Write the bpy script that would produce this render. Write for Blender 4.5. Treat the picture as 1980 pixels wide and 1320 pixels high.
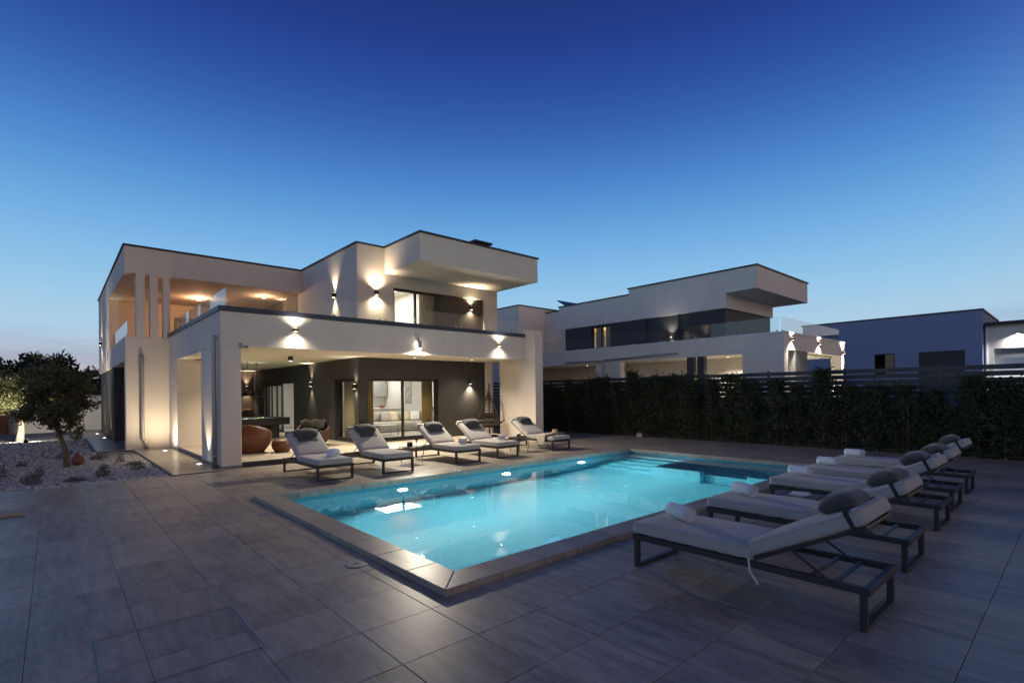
import bpy, bmesh, math, random
import numpy as np
from mathutils import Vector, Matrix

random.seed(7)
rng = np.random.default_rng(7)
R = math.radians
scene = bpy.context.scene
for o in list(bpy.data.objects):
    bpy.data.objects.remove(o)
COL = scene.collection

# ------------------------------------------------------------------ camera
CAM_F, CAM_PY, CAM_ROLL, CAM_A, CAM_H = 991.545, 760.67, R(-0.60787), R(48.25), 1.65
cd = bpy.data.cameras.new('camera')
cam = bpy.data.objects.new('camera', cd)
COL.objects.link(cam)
_f = Vector((math.cos(CAM_A), math.sin(CAM_A), 0))
_r = Vector((math.sin(CAM_A), -math.cos(CAM_A), 0))
_u = Vector((0, 0, 1))
_rx = _r * math.cos(CAM_ROLL) + _u * math.sin(CAM_ROLL)
_ux = -_r * math.sin(CAM_ROLL) + _u * math.cos(CAM_ROLL)
_m = Matrix((_rx, _ux, -_f)).transposed().to_4x4()
_m.translation = (0, 0, CAM_H)
cam.matrix_world = _m
cd.sensor_width = 36
cd.lens = CAM_F / 1980 * 36
cd.shift_y = (CAM_PY - 660) / 1980
cd.clip_start, cd.clip_end = 0.05, 3000
scene.camera = cam

# ------------------------------------------------------------------ world: clear dusk sky, last glow low behind the house
W = bpy.data.worlds.new('World')
scene.world = W
W.use_nodes = True
nt = W.node_tree
nt.nodes.clear()
def WN(t, **k):
    n = nt.nodes.new(t)
    for a, b in k.items():
        setattr(n, a, b)
    return n
tc = WN('ShaderNodeTexCoord')
sep = WN('ShaderNodeSeparateXYZ')
nt.links.new(tc.outputs['Generated'], sep.inputs[0])
ramp = WN('ShaderNodeValToRGB')
nt.links.new(sep.outputs['Z'], ramp.inputs[0])
SKY = [(0.0, (.22, .28, .42)), (.03, (.44, .52, .62)), (.09, (.47, .64, .79)), (.17, (.32, .585, .81)), (.26, (.18, .445, .79)),
       (.36, (.076, .255, .63)), (.46, (.032, .104, .42)), (.56, (.0165, .047, .255)), (.66, (.0125, .027, .155)), (1.0, (.008, .016, .09))]
while len(ramp.color_ramp.elements) < len(SKY):
    ramp.color_ramp.elements.new(0.5)
for e, (p, c) in zip(ramp.color_ramp.elements, SKY):
    e.position = p
    e.color = (*c, 1)
ramp.color_ramp.interpolation = 'B_SPLINE'
# warm afterglow close to the horizon in the sunset direction
dot = WN('ShaderNodeVectorMath', operation='DOT_PRODUCT')
nt.links.new(tc.outputs['Generated'], dot.inputs[0])
dot.inputs[1].default_value = (-0.16, 0.987, 0.0)
az = WN('ShaderNodeMapRange')
az.inputs['From Min'].default_value, az.inputs['From Max'].default_value = 0.80, 1.0
nt.links.new(dot.outputs['Value'], az.inputs['Value'])
el = WN('ShaderNodeMapRange')
el.inputs['From Min'].default_value, el.inputs['From Max'].default_value = 0.10, 0.01
nt.links.new(sep.outputs['Z'], el.inputs['Value'])
mul = WN('ShaderNodeMath', operation='MULTIPLY')
nt.links.new(az.outputs[0], mul.inputs[0])
nt.links.new(el.outputs[0], mul.inputs[1])
warm = WN('ShaderNodeMix', data_type='RGBA')
warm.inputs['B'].default_value = (.62, .48, .47, 1)
nt.links.new(mul.outputs[0], warm.inputs['Factor'])
nt.links.new(ramp.outputs[0], warm.inputs['A'])
# thin dark wisps of cloud low over the horizon
mp = WN('ShaderNodeMapping')
mp.inputs['Scale'].default_value = (2.2, 2.2, 26)
nt.links.new(tc.outputs['Generated'], mp.inputs[0])
nz = WN('ShaderNodeTexNoise')
nz.inputs['Scale'].default_value, nz.inputs['Detail'].default_value = 1.0, 4
nt.links.new(mp.outputs[0], nz.inputs['Vector'])
cr = WN('ShaderNodeMapRange')
cr.inputs['From Min'].default_value, cr.inputs['From Max'].default_value = .50, .66
nt.links.new(nz.outputs['Fac'], cr.inputs['Value'])
lo = WN('ShaderNodeMapRange')
lo.inputs['From Min'].default_value, lo.inputs['From Max'].default_value = .16, .06
nt.links.new(sep.outputs['Z'], lo.inputs['Value'])
cm = WN('ShaderNodeMath', operation='MULTIPLY')
nt.links.new(cr.outputs[0], cm.inputs[0])
nt.links.new(lo.outputs[0], cm.inputs[1])
cm2 = WN('ShaderNodeMath', operation='MULTIPLY')
nt.links.new(cm.outputs[0], cm2.inputs[0])
cm2.inputs[1].default_value = .32
cl = WN('ShaderNodeMix', data_type='RGBA')
cl.inputs['B'].default_value = (.10, .18, .42, 1)
nt.links.new(cm2.outputs[0], cl.inputs['Factor'])
nt.links.new(warm.outputs['Result'], cl.inputs['A'])
# unseen rose-grey twilight glow behind the camera, added to fill front walls and deck
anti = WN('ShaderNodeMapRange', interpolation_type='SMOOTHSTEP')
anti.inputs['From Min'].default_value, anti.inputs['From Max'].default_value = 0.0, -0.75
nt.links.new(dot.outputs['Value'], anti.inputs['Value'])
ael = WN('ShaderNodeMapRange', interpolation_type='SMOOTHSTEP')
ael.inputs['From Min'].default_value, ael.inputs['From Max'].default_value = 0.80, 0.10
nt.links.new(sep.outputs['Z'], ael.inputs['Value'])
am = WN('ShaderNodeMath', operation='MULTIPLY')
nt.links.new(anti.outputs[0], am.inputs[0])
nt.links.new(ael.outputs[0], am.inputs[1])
fill_sky = WN('ShaderNodeMix', data_type='RGBA')
fill_sky.inputs['B'].default_value = (.64, .51, .42, 1)
nt.links.new(am.outputs[0], fill_sky.inputs['Factor'])
nt.links.new(cl.outputs['Result'], fill_sky.inputs['A'])
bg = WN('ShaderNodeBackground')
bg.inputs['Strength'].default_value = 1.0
nt.links.new(fill_sky.outputs['Result'], bg.inputs['Color'])
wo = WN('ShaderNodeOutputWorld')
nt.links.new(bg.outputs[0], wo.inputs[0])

# ------------------------------------------------------------------ exposure and render set-up
scene.view_settings.view_transform = 'Standard'
scene.view_settings.look = 'None'
scene.view_settings.exposure = 0.0
scene.view_settings.gamma = 1.0
cy = scene.cycles
cy.use_denoising = True
cy.max_bounces, cy.diffuse_bounces, cy.glossy_bounces = 9, 4, 4
cy.transmission_bounces, cy.transparent_max_bounces = 6, 14
cy.caustics_reflective = False
cy.caustics_refractive = True                                        # lets the sky light the pool through the water
cy.sample_clamp_indirect = 5.0
cy.sample_clamp_direct = 0.0
cy.blur_glossy = 0.5

# ------------------------------------------------------------------ materials
MATS = {}
def mat(name, col, rough=.6, metal=0., var=0., vscale=4., vstretch=(1, 1, 1), bump=0., bscale=60., bstretch=(1, 1, 1), spec=.5,
        emit=None, estr=0., objvar=0., trans=0., ior=1.45, sheen=0.):
    m = bpy.data.materials.new(name)
    m.use_nodes = True
    t = m.node_tree
    b = t.nodes['Principled BSDF']
    b.inputs['Base Color'].default_value = (*col, 1)
    b.inputs['Roughness'].default_value = rough
    b.inputs['Metallic'].default_value = metal
    b.inputs['Specular IOR Level'].default_value = spec
    b.inputs['IOR'].default_value = ior
    if trans:
        b.inputs['Transmission Weight'].default_value = trans
    if sheen:
        b.inputs['Sheen Weight'].default_value = sheen
    if emit:
        b.inputs['Emission Color'].default_value = (*emit, 1)
        b.inputs['Emission Strength'].default_value = estr
    if var or bump or objvar:
        g = t.nodes.new('ShaderNodeNewGeometry')
    last = None
    if var:
        mp = t.nodes.new('ShaderNodeMapping')
        mp.inputs['Scale'].default_value = tuple(vscale * s for s in vstretch)
        t.links.new(g.outputs['Position'], mp.inputs[0])
        n = t.nodes.new('ShaderNodeTexNoise')
        n.inputs['Scale'].default_value, n.inputs['Detail'].default_value, n.inputs['Roughness'].default_value = 1, 7, .65
        t.links.new(mp.outputs[0], n.inputs['Vector'])
        mr = t.nodes.new('ShaderNodeMapRange')
        mr.inputs['From Min'].default_value, mr.inputs['From Max'].default_value = .25, .75
        mr.inputs['To Min'].default_value, mr.inputs['To Max'].default_value = 1 - var, 1 + var
        t.links.new(n.outputs['Fac'], mr.inputs['Value'])
        last = mr.outputs[0]
    if objvar:
        oi = t.nodes.new('ShaderNodeObjectInfo')
        mr2 = t.nodes.new('ShaderNodeMapRange')
        mr2.inputs['To Min'].default_value, mr2.inputs['To Max'].default_value = 1 - objvar, 1 + objvar
        t.links.new(oi.outputs['Random'], mr2.inputs['Value'])
        if last:
            mm = t.nodes.new('ShaderNodeMath')
            mm.operation = 'MULTIPLY'
            t.links.new(last, mm.inputs[0])
            t.links.new(mr2.outputs[0], mm.inputs[1])
            last = mm.outputs[0]
        else:
            last = mr2.outputs[0]
    if last:
        sc_ = t.nodes.new('ShaderNodeVectorMath')
        sc_.operation = 'SCALE'
        sc_.inputs[0].default_value = col
        t.links.new(last, sc_.inputs['Scale'])
        t.links.new(sc_.outputs[0], b.inputs['Base Color'])
    if bump:
        mp = t.nodes.new('ShaderNodeMapping')
        mp.inputs['Scale'].default_value = tuple(bscale * s for s in bstretch)
        t.links.new(g.outputs['Position'], mp.inputs[0])
        n = t.nodes.new('ShaderNodeTexNoise')
        n.inputs['Scale'].default_value, n.inputs['Detail'].default_value = 1, 4
        t.links.new(mp.outputs[0], n.inputs['Vector'])
        bp = t.nodes.new('ShaderNodeBump')
        bp.inputs['Strength'].default_value, bp.inputs['Distance'].default_value = bump, .01
        t.links.new(n.outputs['Fac'], bp.inputs['Height'])
        t.links.new(bp.outputs[0], b.inputs['Normal'])
    MATS[name] = m
    return m

mat('stucco', (.745, .665, .575), .85, var=.06, vscale=2.2, vstretch=(1, 1, .22), bump=.25, bscale=80)
mat('dark_plaster', (.042, .039, .040), .7, var=.10, vscale=2.0, bump=.15, bscale=70)
mat('brown_plaster', (.065, .048, .038), .7, var=.10, vscale=2.0, bump=.15, bscale=70)
mat('ceiling_paint', (.72, .66, .56), .85, var=.02, vscale=1.2)
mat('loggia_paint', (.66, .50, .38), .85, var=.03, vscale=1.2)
mat('metal_cap', (.045, .055, .085), .45, metal=.3)
mat('roof_trim', (.02, .022, .028), .5)
mat('frame', (.022, .022, .023), .4)
mat('interior_white', (.80, .79, .76), .8, var=.02, vscale=1)
mat('interior_floor', (.55, .53, .49), .35, var=.08, vscale=1.5)
mat('terrace_floor', (.50, .44, .36), .38, var=.10, vscale=1.4, vstretch=(3, .7, 1), objvar=.05)
mat('curtain', (.40, .31, .13), .9)
mat('curtain_pale', (.72, .62, .44), .9)
mat('zinc_pipe', (.42, .39, .36), .45, metal=.5)
mat('lounger_frame', (.042, .041, .038), .42, metal=.15, var=.1, vscale=8)
mat('cushion', (.42, .39, .36), .95, var=.05, vscale=6, bump=.25, bscale=16, bstretch=(1, 1, 2), sheen=.2)
mat('cushion_light', (.335, .305, .265), .95, var=.05, vscale=6, bump=.25, bscale=14, sheen=.2)
mat('pillow', (.062, .062, .058), .95, var=.15, vscale=12, bump=.5, bscale=18, bstretch=(2, 1, 1), sheen=.3)
mat('strap', (.03, .03, .03), .8)
mat('towel', (.80, .79, .82), .95, var=.04, vscale=20, bump=.8, bscale=160)
mat('ribbon', (.6, .6, .6), .8)
mat('blanket', (.50, .44, .38), .95, var=.22, vscale=26, vstretch=(1, 1, 1), bump=.8, bscale=60)
mat('straw', (.36, .26, .14), .9, var=.2, vscale=40)
mat('rust_weave', (.125, .043, .020), .5, var=.95, vscale=2.2, vstretch=(1.2, 1.2, 22), bump=.6, bscale=3, bstretch=(1, 1, 30))
mat('dark_weave', (.07, .035, .022), .55, var=.8, vscale=2.2, vstretch=(1.2, 1.2, 22))
mat('dark_cushion', (.024, .019, .016), .95, var=.2, vscale=9, bump=.8, bscale=14)
mat('black_lacquer', (.016, .015, .015), .3)
mat('felt', (.11, .38, .37), .95)
mat('wood_shelf', (.36, .22, .11), .5, var=.2, vscale=4, vstretch=(1, 1, 8))
mat('black_metal', (.012, .012, .012), .45, metal=.4)
mat('wicker_dark', (.045, .034, .028), .7, var=.3, vscale=40)
mat('terracotta', (.22, .09, .05), .8, var=.15, vscale=8)
mat('bark', (.16, .125, .09), .95, var=.35, vscale=12, vstretch=(2, 2, .5), bump=.9, bscale=30, bstretch=(2, 2, .4))
def leafmat(name, a, b):
    m = mat(name, a, .6)
    t = m.node_tree
    bs = t.nodes['Principled BSDF']
    g = t.nodes.new('ShaderNodeNewGeometry')
    mx = t.nodes.new('ShaderNodeMix')
    mx.data_type = 'RGBA'
    mx.inputs['A'].default_value, mx.inputs['B'].default_value = (*a, 1), (*b, 1)
    t.links.new(g.outputs['Random Per Island'], mx.inputs['Factor'])
    t.links.new(mx.outputs['Result'], bs.inputs['Base Color'])
    tr = t.nodes.new('ShaderNodeBsdfTranslucent')
    t.links.new(mx.outputs['Result'], tr.inputs['Color'])
    ms = t.nodes.new('ShaderNodeMixShader')
    ms.inputs[0].default_value = .3
    out = t.nodes['Material Output']
    t.links.new(bs.outputs[0], ms.inputs[1])
    t.links.new(tr.outputs[0], ms.inputs[2])
    t.links.new(ms.outputs[0], out.inputs[0])
leafmat('olive_leaf', (.075, .085, .03), (.15, .15, .07))
leafmat('hedge_leaf', (.042, .055, .025), (.09, .10, .05))
leafmat('far_leaf', (.022, .032, .02), (.04, .05, .03))
leafmat('herb_leaf', (.06, .085, .045), (.12, .14, .09))
leafmat('dark_plant_leaf', (.03, .04, .025), (.05, .06, .035))
mat('concrete', (.23, .225, .22), .85, var=.15, vscale=1.5, bump=.3, bscale=40)
mat('garden_wall', (.55, .53, .50), .9, var=.08, vscale=1.5, bump=.2, bscale=50)
mat('fence_slat', (.055, .058, .06), .55, var=.1, vscale=3)
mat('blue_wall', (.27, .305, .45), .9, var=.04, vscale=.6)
mat('neighbour_stucco', (.80, .735, .65), .85, var=.06, vscale=2, vstretch=(1, 1, .22), bump=.2, bscale=60)
mat('neighbour_dark', (.05, .05, .052), .6, var=.1, vscale=2)
mat('soil', (.13, .115, .095), .95, var=.3, vscale=2)
mat('grout', (.20, .18, .15), .95, var=.3, vscale=5)
mat('sheet_ground', (.10, .095, .085), .95, var=.3, vscale=.7)
mat('gravel_base', (.20, .19, .19), .95, var=.5, vscale=26, bump=1, bscale=24)
mat('box_beige', (.45, .36, .25), .8, var=.1, vscale=8)
mat('paper', (.70, .66, .58), .6, var=.25, vscale=16)
mat('board', (.35, .32, .27), .8, var=.15, vscale=5, vstretch=(1, 5, 1))
mat('steel', (.40, .40, .39), .35, metal=.9)
mat('lid_grey', (.24, .24, .24), .5)
mat('plastic_white', (.45, .45, .45), .5)
mat('sofa', (.46, .43, .39), .95, var=.05, vscale=8, bump=.3, bscale=20)
mat('sofa_pillow', (.68, .58, .44), .95, bump=.3, bscale=20)
mat('cabinet', (.33, .33, .33), .5)
mat('worktop', (.62, .60, .58), .4)
mat('art', (.45, .45, .46), .7, var=.75, vscale=5)
mat('fruit', (.60, .26, .08), .6)
mat('solar', (.01, .014, .03), .25)
mat('glass_solid', (.9, .92, .85), .02, trans=1, ior=1.45)
mat('champagne', (.75, .60, .25), .1)
mat('lens_warm', (1, .9, .75), .5, emit=(1, .80, .55), estr=9)
mat('lens_white', (1, 1, 1), .5, emit=(1, .93, .82), estr=12)
mat('lens_pool', (1, 1, 1), .5, emit=(.75, .97, 1), estr=9)
mat('panel_light', (1, 1, 1), .5, emit=(1, .92, .78), estr=3.0)

def tilemat(name, c0, c1, rough):
    # porcelain plank look: long soft streaks along Y, cloudy stains, slightly different from tile to tile
    m = mat(name, c0, rough, spec=.35)
    t = m.node_tree
    b = t.nodes['Principled BSDF']
    g = t.nodes.new('ShaderNodeNewGeometry')
    oi = t.nodes.new('ShaderNodeObjectInfo')
    add = t.nodes.new('ShaderNodeVectorMath')
    add.operation = 'MULTIPLY_ADD'
    t.links.new(oi.outputs['Random'], add.inputs[0])
    add.inputs[1].default_value = (31, 17, 0)
    t.links.new(g.outputs['Position'], add.inputs[2])
    fac = []
    for sc, dt, wt in (((10, 1.3, 1), 9, .80), ((30, 9, 1), 6, .45), ((1.2, 1.2, 1), 5, .42)):
        mp = t.nodes.new('ShaderNodeMapping')
        mp.inputs['Scale'].default_value = sc
        t.links.new(add.outputs[0] if wt != .42 else g.outputs['Position'], mp.inputs[0])
        n = t.nodes.new('ShaderNodeTexNoise')
        n.inputs['Scale'].default_value, n.inputs['Detail'].default_value, n.inputs['Roughness'].default_value = 1, dt, .6
        t.links.new(mp.outputs[0], n.inputs['Vector'])
        ml = t.nodes.new('ShaderNodeMath')
        ml.operation = 'MULTIPLY_ADD'
        t.links.new(n.outputs['Fac'], ml.inputs[0])
        ml.inputs[1].default_value = wt
        ml.inputs[2].default_value = -wt / 2
        fac.append(ml.outputs[0])
    s1 = t.nodes.new('ShaderNodeMath'); t.links.new(fac[0], s1.inputs[0]); t.links.new(fac[1], s1.inputs[1])
    s2 = t.nodes.new('ShaderNodeMath'); t.links.new(s1.outputs[0], s2.inputs[0]); t.links.new(fac[2], s2.inputs[1])
    rn = t.nodes.new('ShaderNodeMath'); rn.operation = 'MULTIPLY_ADD'
    rsum = t.nodes.new('ShaderNodeMath'); rsum.operation = 'FRACT'
    radd = t.nodes.new('ShaderNodeMath')
    t.links.new(oi.outputs['Random'], radd.inputs[0]); t.links.new(g.outputs['Random Per Island'], radd.inputs[1])
    t.links.new(radd.outputs[0], rsum.inputs[0])
    t.links.new(rsum.outputs[0], rn.inputs[0]); rn.inputs[1].default_value = .15; t.links.new(s2.outputs[0], rn.inputs[2])
    mr = t.nodes.new('ShaderNodeMapRange')
    mr.inputs['From Min'].default_value, mr.inputs['From Max'].default_value = -.22, .34
    t.links.new(rn.outputs[0], mr.inputs['Value'])
    mx = t.nodes.new('ShaderNodeMix'); mx.data_type = 'RGBA'
    mx.inputs['A'].default_value, mx.inputs['B'].default_value = (*c0, 1), (*c1, 1)
    t.links.new(mr.outputs[0], mx.inputs['Factor'])
    t.links.new(mx.outputs['Result'], b.inputs['Base Color'])
    r2 = t.nodes.new('ShaderNodeMapRange')
    r2.inputs['To Min'].default_value, r2.inputs['To Max'].default_value = rough - .06, rough + .12
    t.links.new(s2.outputs[0], r2.inputs['Value'])
    t.links.new(r2.outputs[0], b.inputs['Roughness'])
    bp = t.nodes.new('ShaderNodeBump')
    bp.inputs['Strength'].default_value, bp.inputs['Distance'].default_value = .12, .004
    t.links.new(s1.outputs[0], bp.inputs['Height'])
    t.links.new(bp.outputs[0], b.inputs['Normal'])
    return m
tilemat('deck_tile', (.14, .12, .097), (.48, .413, .33), .45)
tilemat('coping', (.20, .175, .145), (.40, .355, .30), .42)
tilemat('path_tile', (.20, .175, .15), (.33, .29, .25), .35)

def pooltile(name, c, grout):
    m = mat(name, c, .25)
    t = m.node_tree
    b = t.nodes['Principled BSDF']
    g = t.nodes.new('ShaderNodeNewGeometry')
    vo = t.nodes.new('ShaderNodeTexVoronoi')
    vo.distance = 'CHEBYCHEV'
    vo.inputs['Randomness'].default_value = 0.0
    vo.inputs['Scale'].default_value = 24
    t.links.new(g.outputs['Position'], vo.inputs['Vector'])
    mx = t.nodes.new('ShaderNodeMix'); mx.data_type = 'RGBA'
    wn = t.nodes.new('ShaderNodeTexWhiteNoise')
    t.links.new(vo.outputs['Position'], wn.inputs['Vector'])
    mx.inputs['A'].default_value = (*c, 1)
    mx.inputs['B'].default_value = (*(x * .85 for x in c), 1)
    t.links.new(wn.outputs['Value'], mx.inputs['Factor'])
    st = t.nodes.new('ShaderNodeMath'); st.operation = 'GREATER_THAN'; st.inputs[1].default_value = .46
    t.links.new(vo.outputs['Distance'], st.inputs[0])
    m2 = t.nodes.new('ShaderNodeMix'); m2.data_type = 'RGBA'
    m2.inputs['B'].default_value = (*grout, 1)
    t.links.new(st.outputs[0], m2.inputs['Factor'])
    t.links.new(mx.outputs['Result'], m2.inputs['A'])
    t.links.new(m2.outputs['Result'], b.inputs['Base Color'])
pooltile('pool_mosaic', (.13, .55, .66), (.44, .70, .72))
pooltile('waterline_mosaic', (.06, .30, .42), (.16, .40, .48))

# thin architectural glass: clear with a Fresnel reflection
def glassmat(name, tint, boost=1.0):
    m = bpy.data.materials.new(name)
    m.use_nodes = True
    t = m.node_tree
    t.nodes.clear()
    fr = t.nodes.new('ShaderNodeFresnel')
    ge = t.nodes.new('ShaderNodeNewGeometry')                          # same reflectance on both faces of the sheet
    mi = t.nodes.new('ShaderNodeMapRange')
    mi.inputs['To Min'].default_value, mi.inputs['To Max'].default_value = 1.5, 1 / 1.5
    t.links.new(ge.outputs['Backfacing'], mi.inputs['Value'])
    t.links.new(mi.outputs[0], fr.inputs['IOR'])
    ml = t.nodes.new('ShaderNodeMath'); ml.operation = 'MULTIPLY'; ml.inputs[1].default_value = boost
    t.links.new(fr.outputs[0], ml.inputs[0])
    tr = t.nodes.new('ShaderNodeBsdfTransparent'); tr.inputs[0].default_value = (*tint, 1)
    gl = t.nodes.new('ShaderNodeBsdfGlossy'); gl.inputs['Roughness'].default_value = 0.01
    mx = t.nodes.new('ShaderNodeMixShader')
    t.links.new(ml.outputs[0], mx.inputs[0]); t.links.new(tr.outputs[0], mx.inputs[1]); t.links.new(gl.outputs[0], mx.inputs[2])
    o = t.nodes.new('ShaderNodeOutputMaterial')
    t.links.new(mx.outputs[0], o.inputs[0])
    MATS[name] = m
glassmat('pane', (.95, .96, .95), .8)
glassmat('rail_glass', (.92, .955, .96), 1.0)
glassmat('dark_pane', (.10, .11, .12), 1.2)
mw = mat('water', (.92, .99, 1.0), 0.0, trans=1, ior=1.33)
t = mw.node_tree
g = t.nodes.new('ShaderNodeNewGeometry')
n = t.nodes.new('ShaderNodeTexNoise'); n.inputs['Scale'].default_value = 1.6; n.inputs['Detail'].default_value = 3
t.links.new(g.outputs['Position'], n.inputs['Vector'])
bp = t.nodes.new('ShaderNodeBump'); bp.inputs['Strength'].default_value = .025; bp.inputs['Distance'].default_value = .05
t.links.new(n.outputs['Fac'], bp.inputs['Height'])
t.links.new(bp.outputs[0], t.nodes['Principled BSDF'].inputs['Normal'])

# ------------------------------------------------------------------ mesh helpers
class MB:
    """collects verts / faces of one mesh"""
    def __init__(s):
        s.v, s.f = [], []
    def add(s, vs, fs):
        k = len(s.v)
        s.v += [tuple(v) for v in vs]
        s.f += [tuple(i + k for i in f) for f in fs]
        return s
    def box(s, x0, x1, y0, y1, z0, z1, M=None):
        vs = [Vector((x, y, z)) for z in (z0, z1) for y in (y0, y1) for x in (x0, x1)]
        if M is not None:
            vs = [M @ v for v in vs]
        return s.add(vs, [(0, 2, 3, 1), (4, 5, 7, 6), (0, 1, 5, 4), (2, 6, 7, 3), (0, 4, 6, 2), (1, 3, 7, 5)])
    def prism(s, poly, z0, z1):
        n = len(poly)
        vs = [(x, y, z0) for x, y in poly] + [(x, y, z1) for x, y in poly]
        fs = [tuple(range(n - 1, -1, -1)), tuple(range(n, 2 * n))]
        fs += [(i, (i + 1) % n, n + (i + 1) % n, n + i) for i in range(n)]
        return s.add(vs, fs)
    def tube(s, pts, r, n=8, closed=False, caps=True):
        pts = [Vector(p) for p in pts]
        N = len(pts)
        rr = r if isinstance(r, (list, tuple)) else [r] * N
        rings = []
        up = Vector((0, 0, 1))
        prev = None
        for i in range(N):
            if closed:
                d = pts[(i + 1) % N] - pts[i - 1]
            else:
                d = pts[min(i + 1, N - 1)] - pts[max(i - 1, 0)]
            d.normalize()
            if prev is None:
                a = d.cross(up) if abs(d.z) < .95 else d.cross(Vector((1, 0, 0)))
            else:
                a = prev - d * prev.dot(d)
            a.normalize()
            prev = a
            b = d.cross(a)
            rings.append([pts[i] + (a * math.cos(2 * math.pi * k / n) + b * math.sin(2 * math.pi * k / n)) * rr[i] for k in range(n)])
        vs = [v for ring in rings for v in ring]
        fs = []
        M = N if closed else N - 1
        for i in range(M):
            j = (i + 1) % N
            for k in range(n):
                k2 = (k + 1) % n
                fs.append((i * n + k, i * n + k2, j * n + k2, j * n + k))
        if caps and not closed:
            fs.append(tuple(range(n - 1, -1, -1)))
            fs.append(tuple((N - 1) * n + k for k in range(n)))
        return s.add(vs, fs)
    def lathe(s, prof, n=24, c=(0, 0, 0), cap=True):
        vs = []
        for r, z in prof:
            for k in range(n):
                a = 2 * math.pi * k / n
                vs.append((c[0] + r * math.cos(a), c[1] + r * math.sin(a), c[2] + z))
        fs = []
        for i in range(len(prof) - 1):
            for k in range(n):
                k2 = (k + 1) % n
                fs.append((i * n + k, i * n + k2, (i + 1) * n + k2, (i + 1) * n + k))
        if cap:
            fs.append(tuple(range(n - 1, -1, -1)))
            fs.append(tuple((len(prof) - 1) * n + k for k in range(n)))
        return s.add(vs, fs)
    def rounded(s, sx, sy, sz, r, seg=(6, 10, 4), M=None, puff=0., pinch=0.):
        """a soft cushion: box surface grid with rounded edges"""
        hx, hy, hz = sx / 2, sy / 2, sz / 2
        idx = {}
        vs, fs = [], []
        def vid(i, j, k):
            key = (i, j, k)
            if key not in idx:
                p = Vector((-hx + sx * i / seg[0], -hy + sy * j / seg[1], -hz + sz * k / seg[2]))
                c = Vector((max(-hx + r, min(hx - r, p.x)), max(-hy + r, min(hy - r, p.y)), max(-hz + r, min(hz - r, p.z))))
                d = p - c
                if d.length > 1e-9:
                    p = c + d.normalized() * min(d.length, r) if d.length > r else p
                u, w = p.x / hx, p.y / hy
                p.z += puff * (1 - u * u) * (1 - w * w) * (1 if p.z > 0 else .3)
                if pinch:
                    p.z *= (1 - pinch * abs(u) ** 3) * (1 - pinch * abs(w) ** 3)
                idx[key] = len(vs)
                vs.append(M @ p if M is not None else p)
            return idx[key]
        a, b, c = seg
        for i in range(a):
            for j in range(b):
                fs.append((vid(i, j, c), vid(i + 1, j, c), vid(i + 1, j + 1, c), vid(i, j + 1, c)))
                fs.append((vid(i, j, 0), vid(i, j + 1, 0), vid(i + 1, j + 1, 0), vid(i + 1, j, 0)))
        for i in range(a):
            for k in range(c):
                fs.append((vid(i, 0, k), vid(i + 1, 0, k), vid(i + 1, 0, k + 1), vid(i, 0, k + 1)))
                fs.append((vid(i, b, k), vid(i, b, k + 1), vid(i + 1, b, k + 1), vid(i + 1, b, k)))
        for j in range(b):
            for k in range(c):
                fs.append((vid(0, j, k), vid(0, j, k + 1), vid(0, j + 1, k + 1), vid(0, j + 1, k)))
                fs.append((vid(a, j, k), vid(a, j + 1, k), vid(a, j + 1, k + 1), vid(a, j, k + 1)))
        return s.add(vs, fs)
    def mesh(s, name, m, smooth=False):
        me = bpy.data.meshes.new(name)
        me.from_pydata(s.v, [], s.f)
        me.materials.append(MATS[m])
        if smooth:
            me.shade_smooth()
        me.update()
        return me

def obj(name, mesh, parent=None, loc=None, rot=None, scale=None):
    o = bpy.data.objects.new(name, mesh)
    COL.objects.link(o)
    if parent is not None:
        o.parent = parent
    if loc is not None:
        o.location = loc
    if rot is not None:
        o.rotation_euler = rot
    if scale is not None:
        o.scale = scale
    return o
def tag(o, label=None, cat=None, group=None, kind=None):
    if label: o['label'] = label
    if cat: o['category'] = cat
    if group: o['group'] = group
    if kind: o['kind'] = kind
    return o
def empty(name, loc=(0, 0, 0), rz=0., label=None, cat=None, group=None):
    o = bpy.data.objects.new(name, None)
    o.empty_display_size = .2
    COL.objects.link(o)
    o.location = loc
    o.rotation_euler = (0, 0, rz)
    return tag(o, label, cat, group)
def part(name, mb, m, parent, smooth=False, world=False, bevel=0., seg=2, kind=None):
    """a mesh part; world=True means its vertices are in world coordinates (parent unrotated)"""
    o = obj(name, mb.mesh(name, m, smooth), parent)
    if world and parent is not None and parent.type == 'EMPTY':
        o.location = -Vector(parent.location)
    if bevel:
        b = o.modifiers.new('bevel', 'BEVEL')
        b.width, b.segments, b.limit_method = bevel, seg, 'ANGLE'
    if kind: o['kind'] = kind
    return o
def clone(root, name=None):
    c = root.copy(); COL.objects.link(c)
    for ch in [x for x in bpy.data.objects if x.parent == root]:
        d = ch.copy(); COL.objects.link(d); d.parent = c
        for g_ in [x for x in bpy.data.objects if x.parent == ch]:
            e = g_.copy(); COL.objects.link(e); e.parent = d
    return c
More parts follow.
